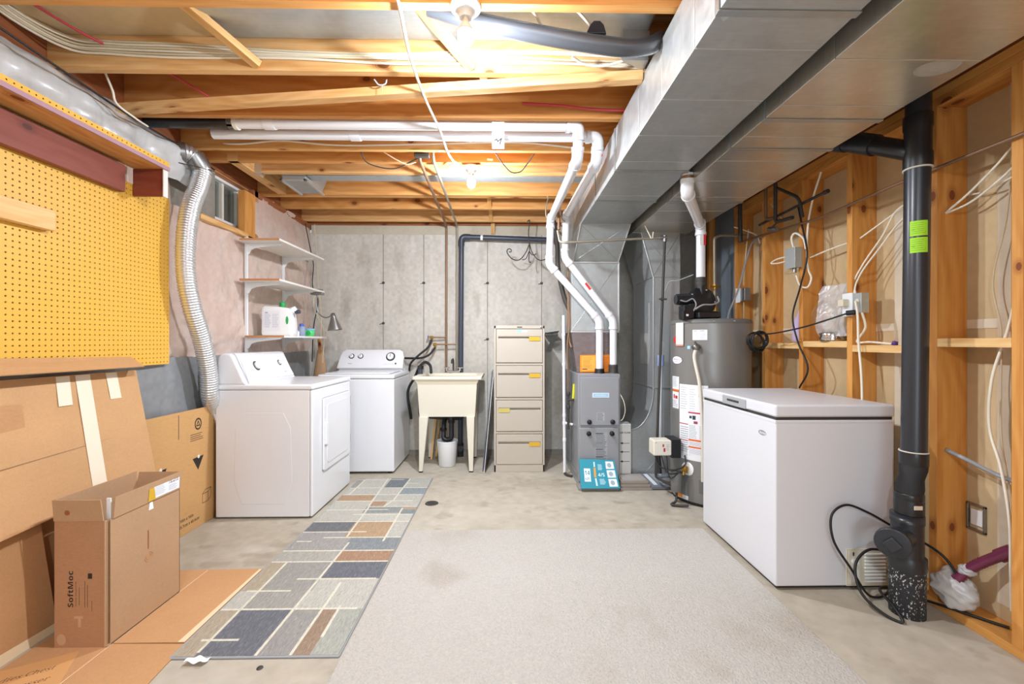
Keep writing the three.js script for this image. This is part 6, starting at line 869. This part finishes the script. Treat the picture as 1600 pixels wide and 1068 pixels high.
{ const o = thing('junction_box', 'galvanized junction box on the edge of the fourth stud', 'electrical box', V(1.93, 1.68, -2.8));
  part(o, 'box', [box(1.9, 1.69, -2.87, 1.95, 1.82, -2.777, 0.003)], M.galv); part(o, 'cover', box(1.896, 1.687, -2.873, 1.9, 1.823, -2.774, 0.001), M.cleat); part(o, 'connector', rod(V(1.925, 1.66, -2.82), V(1.925, 1.69, -2.82), 0.012), M.steel); }
{ const o = thing('outlet_box', 'surface outlet with white cover plate at the third stud', 'outlet', V(1.94, 1.35, -2.38));
  part(o, 'box', box(1.945, 1.36, -2.378, 1.99, 1.47, -2.31, 0.003), M.galv); part(o, 'cover_plate', box(1.935, 1.345, -2.43, 1.945, 1.475, -2.36, 0.002), M.vinyl); part(o, 'plug', box(1.9, 1.4, -2.42, 1.936, 1.44, -2.38, 0.004), M.creamD); }
{ const o = thing('switch_box', 'small white switch box on the last stud beside the heater', 'switch', V(1.94, 1.52, -3.5)); part(o, 'cover_plate', box(1.932, 1.525, -3.56, 1.94, 1.645, -3.5, 0.002), M.vinyl); part(o, 'box', box(1.94, 1.535, -3.52, 1.99, 1.64, -3.44, 0.003), M.galvD); }
{ const o = thing('wall_outlet', 'bare metal outlet box set in the drywall low in the near bay', 'outlet', V(2.085, 0.37, -1.86)); part(o, 'frame', [box(2.078, 0.365, -1.9, 2.09, 0.485, -1.892), box(2.078, 0.365, -1.832, 2.09, 0.485, -1.824), box(2.078, 0.365, -1.9, 2.09, 0.375, -1.824), box(2.078, 0.475, -1.9, 2.09, 0.485, -1.824)], M.steel); part(o, 'receptacle', box(2.082, 0.39, -1.886, 2.09, 0.46, -1.838, 0.003), M.vinyl); }
{ const o = thing('glass_lamp_globe', 'clear glass lamp globe with crinkled plastic standing on the blocking', 'lamp', V(1.99, 1.206, -2.6));
  const x = 1.99, z = -2.58, y = 1.206;
  part(o, 'metal_base', at(lathe([[0, 0], [0.062, 0], [0.066, 0.01], [0.058, 0.03], [0.064, 0.045], [0.05, 0.055], [0, 0.06]], 28), x, y, z), M.chrome);
  part(o, 'glass_globe', at(lathe([[0.035, 0.055], [0.07, 0.08], [0.095, 0.13], [0.092, 0.18], [0.07, 0.22], [0.045, 0.245], [0.042, 0.243], [0.067, 0.217], [0.089, 0.178], [0.092, 0.13], [0.068, 0.083], [0.035, 0.058]], 32), x - 0.01, y, z), mt(0xffffff, 0.03, { transmission: 1, thickness: 0, ior: 1.5 }));
  part(o, 'plastic_wrap', sheet(V(1.935, y + 0.03, -2.64), V(0.02, 0, 0.2), V(0.02, 0.31, 0), 26, 26, (s, t) => 0.05 * (fbm(s, t, 5, 4, 4) - 0.5) - 0.03 * Math.sin(s * 3.14)), mt(0xf0f2f4, 0.25, { transmission: 0.6, thickness: 0, clearcoat: 0.6 })); }
{ single('lilac_bag', 'pale lilac plastic bag sitting on the blocking behind the black cord', 'bag', (() => { const g = new THREE.SphereGeometry(1, 32, 20), p = g.attributes.position; for (let i = 0; i < p.count; i++) { const k = 0.85 + 0.5 * (fbm((Math.atan2(p.getZ(i), p.getX(i)) / 6.283 + 1) % 1, (p.getY(i) + 1) / 2, 7, 5, 4) - 0.5), y = p.getY(i), s = y > 0 ? 1 - 0.75 * y : 1; p.setXYZ(i, p.getX(i) * k * 0.055 * s, (y < -0.75 ? -0.75 : y) * 0.14, p.getZ(i) * k * 0.07 * s); } g.translate(2.02, 1.3, -2.9); g.computeVertexNormals(); return g; })(), M.lilac); }
// ================================================================ things in the ceiling
{ const o = thing('joist_bay_duct', 'long grey flattened duct filling the joist bay behind the nearest joist', 'duct', V(-0.3, 2.56, -1.81));
  part(o, 'duct', at(crease(prism(rrect(-1.3, -1.97, 0.64, -1.665, 0.1, 8).map(([a, b]) => [a, -b]).reverse(), 0.1, { bevel: 0.015, bs: 3 }), 0.7).rotateX(-Math.PI / 2), 0, 2.57, 0), M.galv); part(o, 'outlet_collar', hexa([V(0.52, 2.45, -1.97), V(0.64, 2.45, -1.97), V(0.64, 2.45, -1.9), V(0.52, 2.45, -1.9)].map((p, i) => i === 0 ? V(0.56, 2.48, -1.97) : p), [V(0.52, 2.57, -1.97), V(0.64, 2.57, -1.97), V(0.64, 2.57, -1.88), V(0.52, 2.57, -1.88)]), M.galv);
  single('plywood_sheet', 'tan board closing the same joist bay at the left', 'board', box(-2.05, 2.6, -1.995, -1.32, 2.612, -1.635, 0.002), mt(0xd9c39a, 0.7, { map: paperTex })); }
single('black_hose', 'thick shiny black hose sagging below the grey bay duct', 'hose', sweep(spline([V(-0.3, 2.52, -1.7), V(-0.1, 2.475, -1.72), V(0.12, 2.44, -1.73), V(0.34, 2.405, -1.73), V(0.5, 2.395, -1.74), V(0.6, 2.42, -1.76), V(0.66, 2.47, -1.8), V(0.7, 2.5, -1.86)], 50), 0.034, 18), mt(0x46484c, 0.35, { clearcoat: 0.5, clearcoatRoughness: 0.2 }));
single('hanger_tab', 'small black plastic tab hanging above the sagging hose', 'tab', prism([[0.33, 2.44], [0.41, 2.44], [0.4, 2.475], [0.385, 2.49], [0.36, 2.49], [0.345, 2.475]], 0.02, { bevel: 0.003 }).translate(0, 0, -1.74), M.absD);
for (let i = 0; i < 6; i++) { const y = 2.5 + i * 0.0115, d = i * 0.35; cable('joist_cable', ['lowest', 'second lowest', 'third', 'fourth', 'second highest', 'highest'][i] + ' white cable of the bundle along the second joist', [V(-2.07, y + 0.1 + 0.01 * i, -1.5), V(-2.06, y + 0.05, -1.85), V(-1.96, y + 0.02 + 0.004 * Math.sin(i * 2), -1.975), V(-1.8, y + 0.012, -1.991), V(-1.5, y + 0.006 * Math.sin(d), -1.994), V(-1.0, y - 0.01 + 0.012 * Math.cos(d * 2), -1.993), V(-0.5, y - 0.02 + 0.014 * Math.sin(d * 3), -1.99), V(-0.1, y - 0.012, -1.993), V(0.3, y - 0.02 + 0.012 * Math.cos(d * 4), -1.994), V(0.7, y - 0.03, -1.993)], 0.0055, i % 2 ? M.wireC : M.wireW); }
cable('light_cord', 'long white cord trailing down under the joists toward the far bulb', [V(-0.385, 2.44, -1.5), V(-0.388, 2.44, -1.6), V(-0.4, 2.415, -1.82), V(-0.392, 2.4, -2.1), V(-0.37, 2.42, -2.5), V(-0.365, 2.43, -2.82), V(-0.33, 2.425, -3.0)], 0.007);
cable('light_cord', 'white cord curling into the far bulb holder', [V(-0.33, 2.43, -2.95), V(-0.39, 2.425, -3.02), V(-0.4, 2.42, -3.06), V(-0.35, 2.41, -3.08), V(-0.28, 2.42, -3.05)], 0.006);
cable('staple_cable', 'cream cable stapled along the front of the fourth joist', [V(-2.0, 2.5, -2.84), V(-1.7, 2.478, -2.806), V(-1.45, 2.5, -2.806), V(-1.1, 2.475, -2.806), V(-0.5, 2.485, -2.806), V(0.1, 2.5, -2.806), V(0.45, 2.47, -2.804)], 0.0065);
cable('droop_cable', 'dark cable loop drooping below the joists left of the copper pipes', [V(-0.95, 2.46, -2.87), V(-0.93, 2.41, -2.9), V(-0.85, 2.385, -2.93), V(-0.74, 2.38, -2.94), V(-0.64, 2.42, -2.93), V(-0.55, 2.45, -2.9)], 0.004, M.iron);
cable('droop_cable', 'pale cable drooping beside the dark loop', [V(-0.8, 2.46, -2.87), V(-0.72, 2.42, -2.9), V(-0.66, 2.405, -2.93), V(-0.6, 2.42, -2.93)], 0.004, M.wireC);
cable('droop_cable', 'dark cable loop drooping right of the far bulb', [V(-0.06, 2.46, -2.87), V(0.0, 2.41, -2.95), V(0.05, 2.375, -2.98), V(0.11, 2.375, -2.97), V(0.16, 2.42, -2.93), V(0.2, 2.46, -2.88)], 0.004, M.iron);
cable('red_cable', 'red cable dipping behind the third joist beside the duct', [V(0.1, 2.52, -2.38), V(0.3, 2.5, -2.36), V(0.5, 2.475, -2.35), V(0.72, 2.465, -2.34)], 0.007, M.wireR);
cable('red_cable', 'thin pinkish cable slanting over the plastic at the top left', [V(-2.0, 2.62, -1.75), V(-1.85, 2.56, -1.95), V(-1.7, 2.56, -2.2), V(-1.55, 2.5, -2.38)], 0.006, M.wireR);
cable('wall_top_cable', 'black cable along the crumpled plastic at the top left', [V(-1.93, 2.44, -1.2), V(-1.93, 2.4, -1.7), V(-1.93, 2.38, -2.0), V(-1.94, 2.37, -2.3), V(-1.97, 2.39, -2.6)], 0.005, M.wireB);
cable('wall_top_cable', 'white cable hanging over the crumpled plastic at the top left', [V(-1.92, 2.5, -2.1), V(-1.9, 2.42, -2.12), V(-1.9, 2.37, -2.14), V(-1.88, 2.34, -2.22), V(-1.92, 2.36, -2.35)], 0.005);
cable('bay_cable', 'cream cable crossing the grey bay duct toward the supply duct', [V(0.02, 2.56, -1.67), V(0.1, 2.54, -1.72), V(0.16, 2.5, -1.78)], 0.006);
cable('bay_cable', 'cream cable crossing the bay beside the black tab', [V(0.19, 2.56, -1.66), V(0.3, 2.52, -1.72), V(0.36, 2.49, -1.76)], 0.006);
cable('bay_cable', 'cream cable wandering below the black hose to the supply duct', [V(0.3, 2.46, -1.9), V(0.36, 2.45, -1.93), V(0.45, 2.45, -1.94), V(0.58, 2.475, -1.92), V(0.66, 2.48, -1.9)], 0.006);
single('steel_strip_duct', 'thin galvanized strip duct running between joists past the far bulb', 'duct', box(-1.5, 2.462, -3.4, 0.6, 2.5, -3.29, 0.002), M.galv);
{ const o = thing('register_boot', 'galvanized register boot between joists near the window', 'duct', V(-1.6, 2.42, -3.45)); part(o, 'boot', hexa([V(-1.68, 2.43, -3.3), V(-1.52, 2.43, -3.3), V(-1.52, 2.43, -3.6), V(-1.68, 2.43, -3.6)], [V(-1.72, 2.6, -3.26), V(-1.48, 2.6, -3.26), V(-1.48, 2.6, -3.66), V(-1.72, 2.6, -3.66)]), M.galv); part(o, 'flange', [box(-1.7, 2.422, -3.62, -1.68, 2.434, -3.28), box(-1.52, 2.422, -3.62, -1.5, 2.434, -3.28), box(-1.7, 2.422, -3.3, -1.5, 2.434, -3.28), box(-1.55, 2.432, -3.6, -1.542, 2.45, -3.3)], M.cleat); }
single('steel_clip', 'dirty metal clip and cobweb lump at the joist by the copper pipes', 'clip', box(-0.6, 2.43, -2.9, -0.5, 2.46, -2.86, 0.006), M.iron);
single('knot_hook', 'small hook with cobweb strands under the second joist', 'hook', [wire([V(-0.62, 2.45, -2.06), V(-0.6, 2.43, -2.07), V(-0.57, 2.435, -2.07), V(-0.56, 2.45, -2.06)], 0.004), rod(V(-0.585, 2.43, -2.07), V(-0.585, 2.395, -2.07), 0.0015, 5)], M.wireG);

scene.traverse(o => { if (o.isMesh) { o.castShadow = true; o.receiveShadow = true; } });
renderer.render(scene, camera);
